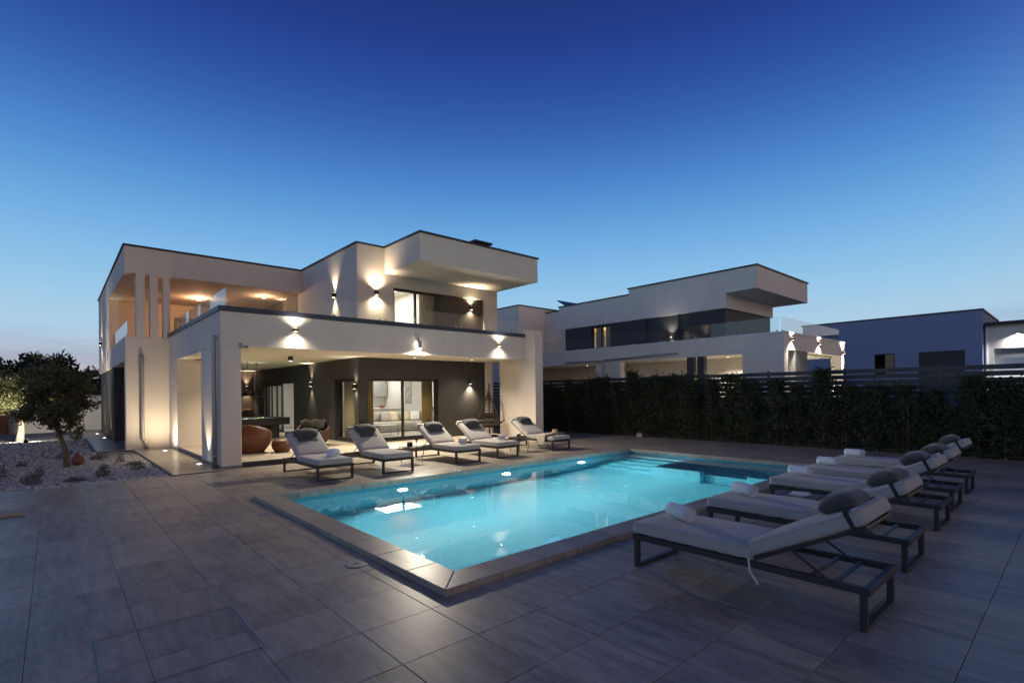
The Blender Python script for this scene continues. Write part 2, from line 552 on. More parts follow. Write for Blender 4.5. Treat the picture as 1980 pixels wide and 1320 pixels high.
def wall(axis, c0, c1, u0, u1, z0, z1, openings=()):
    """a wall slab with real openings. axis 'y': slab between Y=c0..c1 running along X; axis 'x': between X=c0..c1 running along Y.
    openings: (ua, ub, za, zb)"""
    us = sorted({u0, u1, *[v for o in openings for v in o[:2]]})
    zs = sorted({z0, z1, *[v for o in openings for v in o[2:]]})
    us = [u for u in us if u0 <= u <= u1]; zs = [z for z in zs if z0 <= z <= z1]
    def solid(i, k):
        if i < 0 or k < 0 or i >= len(us) - 1 or k >= len(zs) - 1: return False
        uc, zc = (us[i] + us[i + 1]) / 2, (zs[k] + zs[k + 1]) / 2
        return not any(a < uc < b and c < zc < d for a, b, c, d in openings)
    mb = MB()
    def P(u, c, z): return (u, c, z) if axis == 'y' else (c, u, z)
    def quad(ps, flip):
        if axis == 'x': flip = not flip
        mb.add(ps, [(3, 2, 1, 0) if flip else (0, 1, 2, 3)])
    for i in range(len(us) - 1):
        for k in range(len(zs) - 1):
            if not solid(i, k): continue
            a, b, lo_, hi = us[i], us[i + 1], zs[k], zs[k + 1]
            quad([P(a, c0, lo_), P(b, c0, lo_), P(b, c0, hi), P(a, c0, hi)], False)
            quad([P(a, c1, lo_), P(b, c1, lo_), P(b, c1, hi), P(a, c1, hi)], True)
            if not solid(i - 1, k): quad([P(a, c0, lo_), P(a, c1, lo_), P(a, c1, hi), P(a, c0, hi)], True)
            if not solid(i + 1, k): quad([P(b, c0, lo_), P(b, c1, lo_), P(b, c1, hi), P(b, c0, hi)], False)
            if not solid(i, k - 1): quad([P(a, c0, lo_), P(b, c0, lo_), P(b, c1, lo_), P(a, c1, lo_)], True)
            if not solid(i, k + 1): quad([P(a, c0, hi), P(b, c0, hi), P(b, c1, hi), P(a, c1, hi)], False)
    return mb
LM = 3.5                                                            # the photograph is a long exposure: lamps read bright
def spot(name, loc, direction, watt, angle, color=(1, .80, .56), blend=.6, radius=.02, parent=None):
    l = bpy.data.lights.new(name, 'SPOT')
    l.energy, l.spot_size, l.spot_blend, l.color, l.shadow_soft_size = watt * LM, R(angle), blend, color, radius
    o = bpy.data.objects.new(name, l); COL.objects.link(o)
    o.rotation_euler = Vector(direction).to_track_quat('-Z', 'Y').to_euler()
    o.location = loc
    if parent is not None:
        o.parent = parent
    return o
def point(name, loc, watt, color=(1, .85, .62), radius=.05, parent=None):
    l = bpy.data.lights.new(name, 'POINT')
    l.energy, l.color, l.shadow_soft_size = watt * LM, color, radius
    o = bpy.data.objects.new(name, l); COL.objects.link(o)
    o.location = loc
    if parent is not None: o.parent = parent
    return o
def area(name, loc, direction, watt, sx, sy, color=(1, .9, .75), parent=None, spread=180):
    l = bpy.data.lights.new(name, 'AREA')
    l.shape, l.size, l.size_y, l.energy, l.color, l.spread = 'RECTANGLE', sx, sy, watt * LM * .6, color, R(spread)
    o = bpy.data.objects.new(name, l); COL.objects.link(o)
    o.rotation_euler = Vector(direction).to_track_quat('-Z', 'Y').to_euler()
    o.location = loc
    if parent is not None: o.parent = parent
    return o
def leaf_mesh(name, m, pts, size, aspect=.4, updir=None, jitter=1.0, seed=1):
    """many separate leaf blades (two-triangle diamonds) at pts"""
    g = np.random.default_rng(seed)
    pts = np.asarray(pts, float); n = len(pts)
    d = g.normal(size=(n, 3))
    if updir is not None:
        d = d * jitter + np.asarray(updir)
    d /= np.linalg.norm(d, axis=1)[:, None]
    w = np.cross(d, g.normal(size=(n, 3))); w /= np.linalg.norm(w, axis=1)[:, None]
    L = size * g.uniform(.6, 1.3, n)[:, None]
    a = pts; b = pts + d * L * .5 + w * L * aspect * .5; c = pts + d * L; e = pts + d * L * .5 - w * L * aspect * .5
    v = np.stack([a, b, c, e], 1).reshape(-1, 3)
    me = bpy.data.meshes.new(name)
    me.vertices.add(4 * n); me.vertices.foreach_set('co', v.astype(np.float32).ravel())
    me.loops.add(4 * n); me.loops.foreach_set('vertex_index', np.arange(4 * n, dtype=np.int32))
    me.polygons.add(n); me.polygons.foreach_set('loop_start', np.arange(0, 4 * n, 4, dtype=np.int32))
    me.update(calc_edges=True)
    me.materials.append(MATS[m])
    return me
# ------------------------------------------------------------------ the setting: ground, deck, path, gravel, pool
PX0, PX1, PY0, PY1, CW, ZC = 2.67, 12.15, 3.80, 8.63, .31, .06      # pool basin, coping width, coping top
OX0, OX1, OY0, OY1 = PX0 - CW, PX1 + CW, PY0 - CW, PY1 + CW
FL = .13                                                             # covered terrace floor level
# ground: one big sheet with a hole for the basin
g0 = MB()
B = 900
hx0, hx1, hy0, hy1 = PX0 - .16, PX1 + .16, PY0 - .16, PY1 + .16
for a, b, c, d in ((-B, hx0, -B, B), (hx1, B, -B, B), (hx0, hx1, -B, hy0), (hx0, hx1, hy1, B)):
    g0.add([(a, c, -.035), (b, c, -.035), (b, d, -.035), (a, d, -.035)], [(0, 1, 2, 3)])
tag(part('ground', g0, 'sheet_ground', None), 'dark bare ground reaching to the horizon', 'ground', kind='structure')

# deck tiles, each its own piece
deck = part('deck', MB().add([(-9, -6, -.010), (16.3, -6, -.010), (16.3, OY0, -.010), (-9, OY0, -.010)], [(0, 1, 2, 3)])
            .add([(-9, OY0, -.010), (OX0, OY0, -.010), (OX0, OY1, -.010), (-9, OY1, -.010)], [(0, 1, 2, 3)])
            .add([(OX1, OY0, -.010), (16.3, OY0, -.010), (16.3, OY1, -.010), (OX1, OY1, -.010)], [(0, 1, 2, 3)])
            .add([(-9, OY1, -.010), (16.3, OY1, -.010), (16.3, 12.75, -.010), (-9, 12.75, -.010)], [(0, 1, 2, 3)])
            .add([(2.81, 12.75, -.010), (16.3, 12.75, -.010), (16.3, 20, -.010), (2.81, 20, -.010)], [(0, 1, 2, 3)]), 'grout', None)
tag(deck, 'grey porcelain tiled pool deck', 'deck', kind='structure')
TX, TY, GX, GY, J = .578, .573, 1.58, 4.52, .0018
def sub(r, h):
    """rectangle r minus rectangle h -> list of rectangles"""
    x0, x1, y0, y1 = r; a, b, c, d = h
    if x1 <= a or x0 >= b or y1 <= c or y0 >= d: return [r]
    out = []
    if x0 < a: out.append((x0, a, y0, y1))
    if x1 > b: out.append((b, x1, y0, y1))
    m0, m1 = max(x0, a), min(x1, b)
    if y0 < c: out.append((m0, m1, y0, c))
    if y1 > d: out.append((m0, m1, d, y1))
    return out
def inview(x, y, z=0):
    F_ = x * _f.x + y * _f.y
    if F_ < .3: return 1e9
    Rr = (x * _r.x + y * _r.y) / F_ * CAM_F
    U = (z - CAM_H) / F_ * CAM_F
    if abs(Rr) > 1080 or -U > 1320 - CAM_PY + 60: return 1e8 + F_
    return F_
rects = []
for i in range(int((-9 - GX) / TX), int((16.3 - GX) / TX) + 1):
    for j in range(int((-6 - GY) / TY), int((19 - GY) / TY) + 1):
        x0, x1, y0, y1 = GX + i * TX, GX + (i + 1) * TX, GY + j * TY, GY + (j + 1) * TY
        x0, x1 = max(x0, -9), min(x1, 16.3)
        for r in sub((x0, x1, y0, y1), (OX0 - .004, OX1 + .004, OY0 - .004, OY1 + .004)):
            lim = 12.75 if r[1] < 2.85 else (13.02 if r[0] < 12.62 else 19.)
            r = (r[0], r[1], r[2], min(r[3], lim))
            if r[1] - r[0] > .03 and r[3] - r[2] > .03: rects.append(r)
rects.sort(key=lambda r: inview((r[0] + r[1]) / 2, (r[2] + r[3]) / 2))
def tilebox(mb, w, h, dz=.02, cx=0, cy=0, z=0):
    e = .0025
    a, b, c, d = cx - w / 2, cx + w / 2, cy - h / 2, cy + h / 2
    vs = [(a, c, z - dz), (b, c, z - dz), (b, d, z - dz), (a, d, z - dz), (a, c, z - e), (b, c, z - e), (b, d, z - e), (a, d, z - e),
          (a + e, c + e, z), (b - e, c + e, z), (b - e, d - e, z), (a + e, d - e, z)]
    fs = [(8, 9, 10, 11)] + [(i, (i + 1) % 4, 4 + (i + 1) % 4, 4 + i) for i in range(4)] + [(4 + i, 4 + (i + 1) % 4, 8 + (i + 1) % 4, 8 + i) for i in range(4)]
    return mb.add(vs, fs)
tcache = {}
def tilemesh(w, h, m):
    k = (round(w, 3), round(h, 3), m)
    if k not in tcache:
        tcache[k] = tilebox(MB(), w - 2 * J, h - 2 * J).mesh('tile', m)
    return tcache[k]
rest = MB()
for n_, r in enumerate(rects):
    w, h = r[1] - r[0], r[3] - r[2]
    if n_ < 300:
        o = obj('tile', tilemesh(w, h, 'deck_tile'), deck, ((r[0] + r[1]) / 2, (r[2] + r[3]) / 2, random.uniform(-.0012, .0012)))
        o.rotation_euler = (random.uniform(-.0012, .0012), random.uniform(-.0012, .0012), 0)
    else:
        tilebox(rest, w - 2 * J, h - 2 * J, cx=(r[0] + r[1]) / 2, cy=(r[2] + r[3]) / 2)
part('far_tiles', rest, 'deck_tile', deck, kind='stuff')

# side path beside the villa, tiles a finger higher than the deck
path = part('path', MB().add([(1.85, 12.76, 0), (2.80, 12.76, 0), (2.80, 19.95, 0), (1.85, 19.95, 0)], [(0, 1, 2, 3)])
            .add([(.95, 19.95, 0), (7, 19.95, 0), (7, 33.8, 0), (.95, 33.8, 0)], [(0, 1, 2, 3)]), 'soil', None)
tag(path, 'tiled path along the side of the villa', 'path', kind='structure')
for a, b, c, d, sx, sy in ((1.85, 2.80, 12.76, 19.95, .475, 1.1), (.95, 1.66, 19.95, 33.8, .71, 1.1)):
    nx, ny = round((b - a) / sx), round((d - c) / sy)
    for i in range(nx):
        for j in range(ny):
            w, h = (b - a) / nx, (d - c) / ny
            obj('tile', tilemesh(w, h, 'path_tile'), path, (a + (i + .5) * w, c + (j + .5) * h, .022))
part('edging', MB().box(1.825, 1.847, 12.76, 19.95, -.03, .03).box(.925, .947, 19.97, 33.8, -.03, .03), 'concrete', path)

# gravel bed
gb = MB()
NX, NY = 60, 60
def gz(x, y): return -.02 + .015 * math.sin(x * 1.7) * math.cos(y * 1.3)
for j in range(NY + 1):
    for i in range(NX + 1):
        x = -22 + (1.82 + 22) * i / NX
        y = 12.76 + (33.8 - 12.76) * j / NY
        if x > .92 and y > 19.9: x = .92
        gb.v.append((x, y, gz(x, y)))
for j in range(NY):
    for i in range(NX):
        a = j * (NX + 1) + i
        gb.f.append((a, a + 1, a + NX + 2, a + NX + 1))
gravel = tag(part('gravel', gb, 'gravel_base', None, smooth=True), 'bed of pale grey gravel in the side garden', 'gravel', kind='stuff')
# real pebbles, dense where they can be told apart
def pebbles(n, x0, x1, y0, y1, size, seed):
    g = np.random.default_rng(seed)
    c = np.stack([g.uniform(x0, x1, n), g.uniform(y0, y1, n) , np.zeros(n)], 1)
    c = c[(c[:, 1] < 19.85) | (c[:, 0] < .88)]
    n = len(c)
    c[:, 2] = -.02 + .015 * np.sin(c[:, 0] * 1.7) * np.cos(c[:, 1] * 1.3) + g.uniform(-.004, .012, n)
    base = np.array([(1, 0, 0), (0, 1, 0), (-1, 0, 0), (0, -1, 0), (.1, .1, .8), (.6, .6, .35), (-.6, .6, .35), (-.6, -.6, .35), (.6, -.6, .35)], float)
    fc = np.array([(0, 5, 8), (0, 1, 5), (1, 6, 5), (1, 2, 6), (2, 7, 6), (2, 3, 7), (3, 8, 7), (3, 0, 8), (5, 6, 4), (6, 7, 4), (7, 8, 4), (8, 5, 4)])
    an = g.uniform(0, 6.28, n); s = size * g.uniform(.6, 1.5, (n, 1)) * g.uniform(.7, 1.2, (n, 3))
    v = base[None] * (1 + g.uniform(-.22, .22, (n, 9, 3)))
    v = v * s[:, None, :]
    ca, sa = np.cos(an)[:, None], np.sin(an)[:, None]
    x = v[..., 0] * ca - v[..., 1] * sa; y = v[..., 0] * sa + v[..., 1] * ca
    v = np.stack([x, y, v[..., 2]], 2) + c[:, None, :]
    f = (fc[None] + 9 * np.arange(n)[:, None, None]).reshape(-1)
    me = bpy.data.meshes.new('pebbles')
    nf = n * len(fc)
    me.vertices.add(9 * n); me.vertices.foreach_set('co', v.astype(np.float32).ravel())
    me.loops.add(3 * nf); me.loops.foreach_set('vertex_index', f.astype(np.int32))
    me.polygons.add(nf); me.polygons.foreach_set('loop_start', np.arange(0, 3 * nf, 3, dtype=np.int32))
    me.update(calc_edges=True)
    return me
pm = mat('pebble', (.3, .29, .29), .8)
t = pm.node_tree
g = t.nodes.new('ShaderNodeNewGeometry')
cr = t.nodes.new('ShaderNodeValToRGB')
cr.color_ramp.elements[0].color = (.26, .24, .225, 1); cr.color_ramp.elements[1].color = (.74, .70, .65, 1)
t.links.new(g.outputs['Random Per Island'], cr.inputs[0])
t.links.new(cr.outputs[0], t.nodes['Principled BSDF'].inputs['Base Color'])
for nme, args in (('pebbles', (26000, -4.5, 1.80, 12.78, 18.5, .021, 3)), ('pebbles', (9000, -6.5, .9, 18.5, 27, .033, 4))):
    me = pebbles(*args); me.materials.append(pm)
    o = obj(nme, me, gravel); o['kind'] = 'stuff'

# the pool
pool = empty('swimming_pool', (PX0, PY0, 0), 0, 'rectangular swimming pool lit turquoise with grey stone coping', 'pool')
ZF, ZW = -1.45, -.06
bs = MB()
def q(*p): bs.add(p, [tuple(range(len(p)))])
q((PX0, PY0, ZF), (PX1, PY0, ZF), (PX1, PY1, ZF), (PX0, PY1, ZF))
for (a, b), (c, d) in (((PX0, PY0), (PX1, PY0)), ((PX1, PY0), (PX1, PY1)), ((PX1, PY1), (PX0, PY1)), ((PX0, PY1), (PX0, PY0))):
    q((a, b, ZF), (a, b, -.20), (c, d, -.20), (c, d, ZF))
part('basin', bs, 'pool_mosaic', pool, world=True)
bs = MB()
for (a, b), (c, d) in (((PX0, PY0), (PX1, PY0)), ((PX1, PY0), (PX1, PY1)), ((PX1, PY1), (PX0, PY1)), ((PX0, PY1), (PX0, PY0))):
    q((a, b, -.20), (a, b, .02), (c, d, .02), (c, d, -.20))
part('waterline_band', bs, 'waterline_mosaic', pool, world=True)
# entry steps at the far end, then the low-walled whirlpool seat
for k in range(5):
    part('step', MB().box(PX1 - .02 - .32 * (k + 1), PX1 - .005, 6.75, PY1 - .005, ZF + .002 * k, -.22 - .24 * k - (.0 if k else 0)), 'pool_mosaic', pool, world=True, bevel=.012)
part('divider', MB().box(10.55, PX1 - .006, 6.55, 6.745, ZF, -.15), 'pool_mosaic', pool, world=True, bevel=.015)
part('seat_wall', MB().box(10.35, 10.545, 5.55, 6.745, ZF, -.17), 'pool_mosaic', pool, world=True, bevel=.015)
part('seat_wall', MB().box(10.35, 10.545, PY0 + .006, 4.55, ZF, -.17), 'pool_mosaic', pool, world=True, bevel=.015)
part('seat_floor', MB().box(10.55, 11.595, 4.305, 6.545, ZF, -.62), 'pool_mosaic', pool, world=True)
part('bench', MB().box(11.6, PX1 - .007, PY0 + .006, 6.545, ZF, -.42), 'pool_mosaic', pool, world=True, bevel=.012)
part('bench', MB().box(10.55, 11.595, PY0 + .006, 4.3, ZF, -.42), 'pool_mosaic', pool, world=True, bevel=.012)
# coping stones
def copestone(poly):
    cx = sum(p[0] for p in poly) / len(poly); cy_ = sum(p[1] for p in poly) / len(poly)
    pl = [(cx + (x - cx) * (1 - .004 / max(.1, abs(x - cx))) , cy_ + (y - cy_) * (1 - .0025 / max(.1, abs(y - cy_)))) for x, y in poly]
    mb = MB().prism([(x - PX0, y - PY0) for x, y in pl], -.03, ZC)
    o = part('coping_stone', mb, 'coping', pool, bevel=.006, seg=2)
E1 = .018                                                            # stones nose over the water
ix0, ix1, iy0, iy1 = PX0 + E1, PX1 - E1, PY0 + E1, PY1 - E1
def run(n, a, b): return [a + (b - a) * k / n for k in range(n + 1)]
xs = [OX0] + run(16, OX0 + .62, OX1 - .62) + [OX1]
for k in range(len(xs) - 1):
    a, b = xs[k], xs[k + 1]
    ia, ib = (ix0 if k == 0 else a), (ix1 if k == len(xs) - 2 else b)
    copestone([(a, OY0), (b, OY0), (ib, iy0), (ia, iy0)])
    copestone([(ia, iy1), (ib, iy1), (b, OY1), (a, OY1)])
ys = [OY0] + run(7, OY0 + .62, OY1 - .62) + [OY1]
for k in range(len(ys) - 1):
    a, b = ys[k], ys[k + 1]
    ia, ib = (iy0 if k == 0 else a), (iy1 if k == len(ys) - 2 else b)
    copestone([(OX0, a), (ix0, ia), (ix0, ib), (OX0, b)])
    copestone([(ix1, ia), (OX1, a), (OX1, b), (ix1, ib)])
tag(part('water', MB().add([(PX0 + .001, PY0 + .001, ZW), (PX1 - .001, PY0 + .001, ZW), (PX1 - .001, PY1 - .001, ZW), (PX0 + .001, PY1 - .001, ZW)], [(0, 1, 2, 3)]),
         'water', None), 'still clear turquoise water filling the pool', 'water', kind='structure')
# underwater lamps on the house-side wall of the pool
for k, (x, wt) in enumerate(((4.87, 1.0), (7.45, 1.1), (9.98, 1.0))):
    e = empty('underwater_light', (x, PY1, -.42), 0,
              ('round white underwater light in pool wall facing away from the house, beside the empty end',
               'round white underwater light in the middle of the long pool wall',
               'round white underwater light in pool wall close to the entry steps')[k], 'pool light', 'lights in the pool wall')
    pts = MB()
    n = 20
    ring = [(math.cos(2 * math.pi * i / n), math.sin(2 * math.pi * i / n)) for i in range(n)]
    pts.add([(.10 * a, -.025, .10 * b) for a, b in ring] + [(.125 * a, -.001, .125 * b) for a, b in ring],
            [(i, (i + 1) % n, n + (i + 1) % n, n + i) for i in range(n)])
    part('rim', pts, 'plastic_white', e)
    part('lens', MB().add([(.10 * a, -.026, .10 * b) for a, b in ring], [tuple(range(n - 1, -1, -1))]), 'lens_pool', e)
    spot('light_beam', (0, -.06, 0), (0, -1, -.10), 155 * wt, 165, (.88, 1, 1), .7, .08, e)
for k, (x, y) in enumerate(((2.19, 7.66), (2.19, 4.76))):
    lid = empty('skimmer_lid', (x, y, .002), 0, ('white skimmer lid set in the deck near the pool corner by the villa',
                'white skimmer lid set in the deck halfway along the short pool side')[k], 'lid', 'skimmer lids beside the pool')
    part('cover', MB().lathe([(.11, 0), (.11, .004), (.10, .006), (.02, .007)], 24), 'lid_grey', lid, smooth=False)
    part('grip', MB().box(-.02, .02, -.006, .006, .006, .011), 'black_metal', lid)
# access hatch
h = empty('access_hatch', (.61, 4.06, 0), 0, 'tiled access hatch with bright steel edge in the deck', 'hatch')
x0, x1, y0, y1 = -.42, .42, -.43, .43
for a, b, c, d in ((x0, x1, y0 - .004, y0 + .004), (x1 - .005, x1 + .005, y0 + .006, y1), (x0 - .002, x0 + .002, y0 + .006, y1), (x0, x1, y1, y1 + .002)):
    part('edge', MB().box(a, b, c, d, -.001, .006), 'steel', h)
# ------------------------------------------------------------------ the villa
XA, XH, XI, XB, XR, XF = 2.81, 1.66, 7.09, 8.04, 12.82, 12.24
YF, YB, YU, YX = 13.03, 19.96, 15.17, 12.98
ZB, ZT, ZS, ZR = 2.81, 3.60, 5.58, 6.41
UF = 3.18                                                           # upper floor level
villa = empty('villa', (XA, YF, 0), 0, 'white two storey villa with roofed terrace and upper balcony behind the pool', 'house')
def vp(name, mb, m='stucco', bevel=0., smooth=False, parent=None):
    return part(name, mb, m, parent or villa, smooth, True, bevel)
# covered terrace: plinth, floor tiles, beam, columns, slab
pl = vp('plinth', MB().box(XA + .01, 12.60, YF + .02, 26.5, -.03, FL - .02), 'concrete')
nx, ny = 12, 12
for i in range(17):
    for j in range(15):
        w, d = (12.58 - XA - .02) / 17, 1.14
        x, y = XA + .02 + (i + .5) * w, YF + .01 + (j + .5) * d
        if x > XI + .3 and y > YU + .2: continue
        if y + d / 2 > 26.2: continue
        obj('floor_tile', tilemesh(w, min(d, 9), 'terrace_floor'), pl, (x, y, FL))
vp('riser', MB().box(3.25, XF, YF - .012, YF + .008, -.02, FL - .004), 'dark_plaster')
vp('front_beam', MB().box(XA, XF - .003, YF, YF + .38, ZB, ZT), bevel=.008)
vp('corner_column', MB().box(XA + .001, 3.23, YF + .001, 15.12, 0.0, ZB - .0), bevel=.01)
vp('side_beam', wall('x', XA, 3.22, YF + .382, YB - .002, ZB, ZT), bevel=0)
vp('side_pier', MB().box(XA + .001, 4.3, 18.58, YB - .003, 0, ZB), bevel=.01)
vp('skirting', MB().box(XA - .012, 3.24, YF - .012, YF + .0, 0, .07).box(XA - .012, XA, YF, 15.12, 0, .07), 'concrete')
vp('terrace_ceiling', MB().box(3.225, XF - .004, YF + .385, 26.3, ZB + .03, ZB + .12), 'ceiling_paint')
vp('terrace_slab', MB().box(3.23, XR - .02, YF + .39, 26.3, ZB + .125, UF), 'concrete')
fin = vp('end_fin', MB().box(XF, 12.61, 12.51, 14.39, -.02, 3.68), bevel=.01)
vp('slab_edge', MB().box(XF + .003, XR - .01, 14.395, YU - .003, ZB + .01, ZT - .01), bevel=.006)
for a in ((XA - .04, XF - .002, YF - .04, YF + .42), (XA - .04, 3.26, YF + .423, YB - .004)):
    vp('parapet_cap', MB().box(a[0], a[1], a[2], a[3], ZT + .002, ZT + .115), 'metal_cap', .006)
# glass balustrade on the terrace parapet
bal = empty
def railing(p0, p1, n, z0, h, sub_of, posts=True):
    p0, p1 = Vector(p0), Vector(p1)
    d = (p1 - p0) / n
    u = d.normalized(); nv = Vector((-u.y, u.x))
    for k in range(n):
        a, b = p0 + d * k + u * .012, p0 + d * (k + 1) - u * .012
        th = nv * .007
        poly = [(a - th), (b - th), (b + th), (a + th)]
        part('glass_panel', MB().prism([(p.x, p.y) for p in poly], z0 + .03, z0 + h), 'rail_glass', sub_of, world=True)
        for pt in (a + u * .08, b - u * .08):
            part('glass_clamp', MB().box(pt.x - .02, pt.x + .02, pt.y - .02, pt.y + .02, z0 - .002, z0 + .07), 'steel', sub_of, world=True)
RZ = ZT + .115
railing((3.0, YF + .16), (XF - .1, YF + .16), 7, RZ, .46, villa)
railing((2.98, YF + .2), (2.98, YB - .1), 5, RZ, .46, villa)
railing((XH + .1, YB + .45), (XH + .1, 25.9), 4, 3.62, .5, villa)
# left wing: solid block with fins, balcony, roof fascia
vp('block_wall', MB().box(XH, XA - .001, YB, YB + .36, 0, 3.57), bevel=.01)
for a, b in ((1.95, 2.18), (2.31, 2.525), (2.665, 2.85)):
    vp('fin', MB().box(a, b, YB, YB + .34, 3.571, ZS - .001), bevel=.008)
vp('balcony_parapet', MB().box(XH + .002, XH + .25, YB + .362, 26.0, ZB, 3.57), bevel=.008)
vp('balcony_slab', MB().box(XH + .252, 3.22, YB + .363, 26.0, ZB + .02, UF - .003), 'ceiling_paint')
vp('roof_fascia', MB().box(XH, XI - .002, YB + .002, YB + .40, ZS, ZR), bevel=.008)
vp('roof_fascia', MB().box(XH + .003, XH + .4, YB + .402, 32.4, ZS, ZR), bevel=.008)
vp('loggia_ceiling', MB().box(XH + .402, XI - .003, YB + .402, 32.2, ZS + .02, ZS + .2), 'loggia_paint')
vp('left_wall', MB().box(XH + .001, XH + .3, 26.001, 32.398, ZB, ZS - .001))
vp('lower_left_wall', wall('x', XH + .06, XH + .3, 25.0, 32.39, 0, ZB - .002, [(28.2, 29.2, .02, 2.2)]), 'dark_plaster')
vp('lower_cross_wall', MB().box(XH + .302, 3.2, 25.0, 25.25, 0, ZB + .02), 'dark_plaster')
vp('rear_wall', MB().box(XH + .31, 7.0, 32.1, 32.38, 0, ZR - .02))
vp('roof_trim', MB().box(XH - .04, XI - .045, YB - .04, YB + .44, ZR + .002, ZR + .05).box(XH - .04, XH + .44, YB + .443, 32.44, ZR + .002, ZR + .05), 'roof_trim')
# loggia back wall with glazed doors
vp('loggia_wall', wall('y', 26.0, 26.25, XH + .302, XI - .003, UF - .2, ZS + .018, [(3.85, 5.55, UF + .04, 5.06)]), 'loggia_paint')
# upper right volume
vp('upper_side_wall', wall('x', XI, XI + .3, YU + .001, YB + .4, UF - .1, ZR - .001))
vp('upper_side_wall', MB().box(XI + .004, XI + .3, YB + .402, 32.3, UF - .1, ZR - .02), 'brown_plaster')
vp('upper_front_wall', wall('y', YU, YU + .3, XI + .301, XR, UF - .1, ZS + .03, [(8.36, 12.17, UF + .06, 5.19)]))
vp('upper_corner_strip', MB().box(XI + .0, XI + .301, YU, YU + .001, UF, ZR - .001))
vp('upper_fascia', MB().box(XI + .302, XB - .002, YU + .0, YU + .3, ZS + .031, ZR))
vp('upper_right_wall', MB().box(XR - .3, XR - .001, YU + .302, 24.0, -.02, ZS + .02))
vp('roof_box', MB().box(XB, 12.87, YX, YU - .004, ZS + .012, ZR), bevel=.008)
vp('roof_box', MB().box(XB + .1, 12.86, YU - .002, 24.2, ZS + .032, ZR - .01))
vp('roof_trim', MB().box(XB - .04, 12.91, YX - .04, YX + .3, ZR + .002, ZR + .05).box(XB - .04, XB + .3, YX + .302, YU - .044, ZR + .002, ZR + .05)
   .box(XI - .042, XB + .3, YU - .042, YU + .32, ZR + .002, ZR + .05).box(XI - .042, XI + .34, YU + .322, YB + .44, ZR + .002, ZR + .05)
   .box(12.6, 12.91, YX + .302, 24.2, ZR + .002, ZR + .05), 'roof_trim')
vp('roof_deck', MB().box(XI + .31, 12.8, YU + .31, 24.1, ZR - .08, ZR - .04), 'roof_trim')
ch = vp('chimney', MB().box(10.65, 11.25, 13.7, 14.3, ZR - .1, ZR + .36), 'roof_trim')
part('chimney_cap', MB().box(10.57, 11.33, 13.62, 14.38, ZR + .363, ZR + .43), 'roof_trim', ch)
# ground floor rooms
vp('living_side_wall', wall('x', XI + .001, XI + .28, YU + .281, 26.3, FL - .02, ZB + .028, [(15.42, 16.98, FL + .03, 2.2), (20.95, 24.85, FL + .01, 2.17)]), 'dark_plaster')
vp('living_front_wall', wall('y', YU, YU + .28, XI + .0, 12.17, FL - .02, ZB + .029, [(7.38, 10.07, FL + .04, 2.19)]), 'dark_plaster')
vp('living_front_wall', MB().box(12.171, XR - .302, YU - .001, YU + .28, -.02, ZB + .029))
vp('terrace_back_wall', MB().box(2.9, XI, 26.31, 26.5, 0, ZB + .028), 'brown_plaster')
def glazing(name, axis, c, u0, u1, z0, z1, n, fw=.06, dep=.07, pane='pane', handle=None, parent=None):
    """a window or glazed door: frame and panes in an opening; children of the villa"""
    def bx(mb, a, b, c0, c1, lo_, hi):
        return mb.box(a, b, c0, c1, lo_, hi) if axis == 'y' else mb.box(c0, c1, a, b, lo_, hi)
    fr = MB()
    bx(fr, u0, u1, c, c + dep, z1 - fw, z1); bx(fr, u0, u1, c, c + dep, z0, z0 + fw)
    bx(fr, u0, u0 + fw, c, c + dep, z0 + fw, z1 - fw); bx(fr, u1 - fw, u1, c, c + dep, z0 + fw, z1 - fw)
    w = (u1 - u0 - fw) / n
    for k in range(1, n):
        bx(fr, u0 + w * k, u0 + w * k + fw, c + .004, c + dep - .004, z0 + fw, z1 - fw)
    f = part(name, fr, 'frame', parent or villa, world=True, bevel=.004, seg=1)
    for k in range(n):
        mb = MB(); bx(mb, u0 + w * k + fw - .005, u0 + w * (k + 1) + .005, c + dep * .45, c + dep * .55, z0 + fw - .005, z1 - fw + .005)
        part('pane', mb, pane, f)
    if handle is not None:
        hm = MB(); bx(hm, handle - .012, handle + .012, c - .035, c + .004, (z0 + z1) / 2 - .14, (z0 + z1) / 2 + .06)
        part('handle', hm, 'steel', f, bevel=.006)
    return f
glazing('sliding_door', 'y', YU + .10, 7.385, 10.065, FL + .043, 2.185, 2, .085, handle=9.90)
glazing('window', 'x', XI + .10, 15.425, 16.975, FL + .035, 2.195, 1, .09)
glazing('folding_door', 'x', XI + .10, 22.7, 24.84, FL + .015, 2.165, 3, .07, pane='pane')
glazing('sliding_door', 'y', YU + .10, 8.365, 10.12, UF + .063, 5.185, 2, .085, handle=9.2)
vp('cladding_panel', MB().box(10.125, 12.165, YU + .08, YU + .2, UF + .065, 5.185), 'brown_plaster')
glazing('balcony_door', 'y', 26.06, 3.855, 5.545, UF + .043, 5.055, 2, .08)
glazing('window', 'x', XH + .10, 28.205, 29.195, .03, 2.19, 1, .06, pane='dark_pane')
# door leaf folded open beside the games area
vp('door_leaf', MB().box(XI + .02, XI + .08, 20.96, 21.02, FL + .02, 2.15), 'frame')
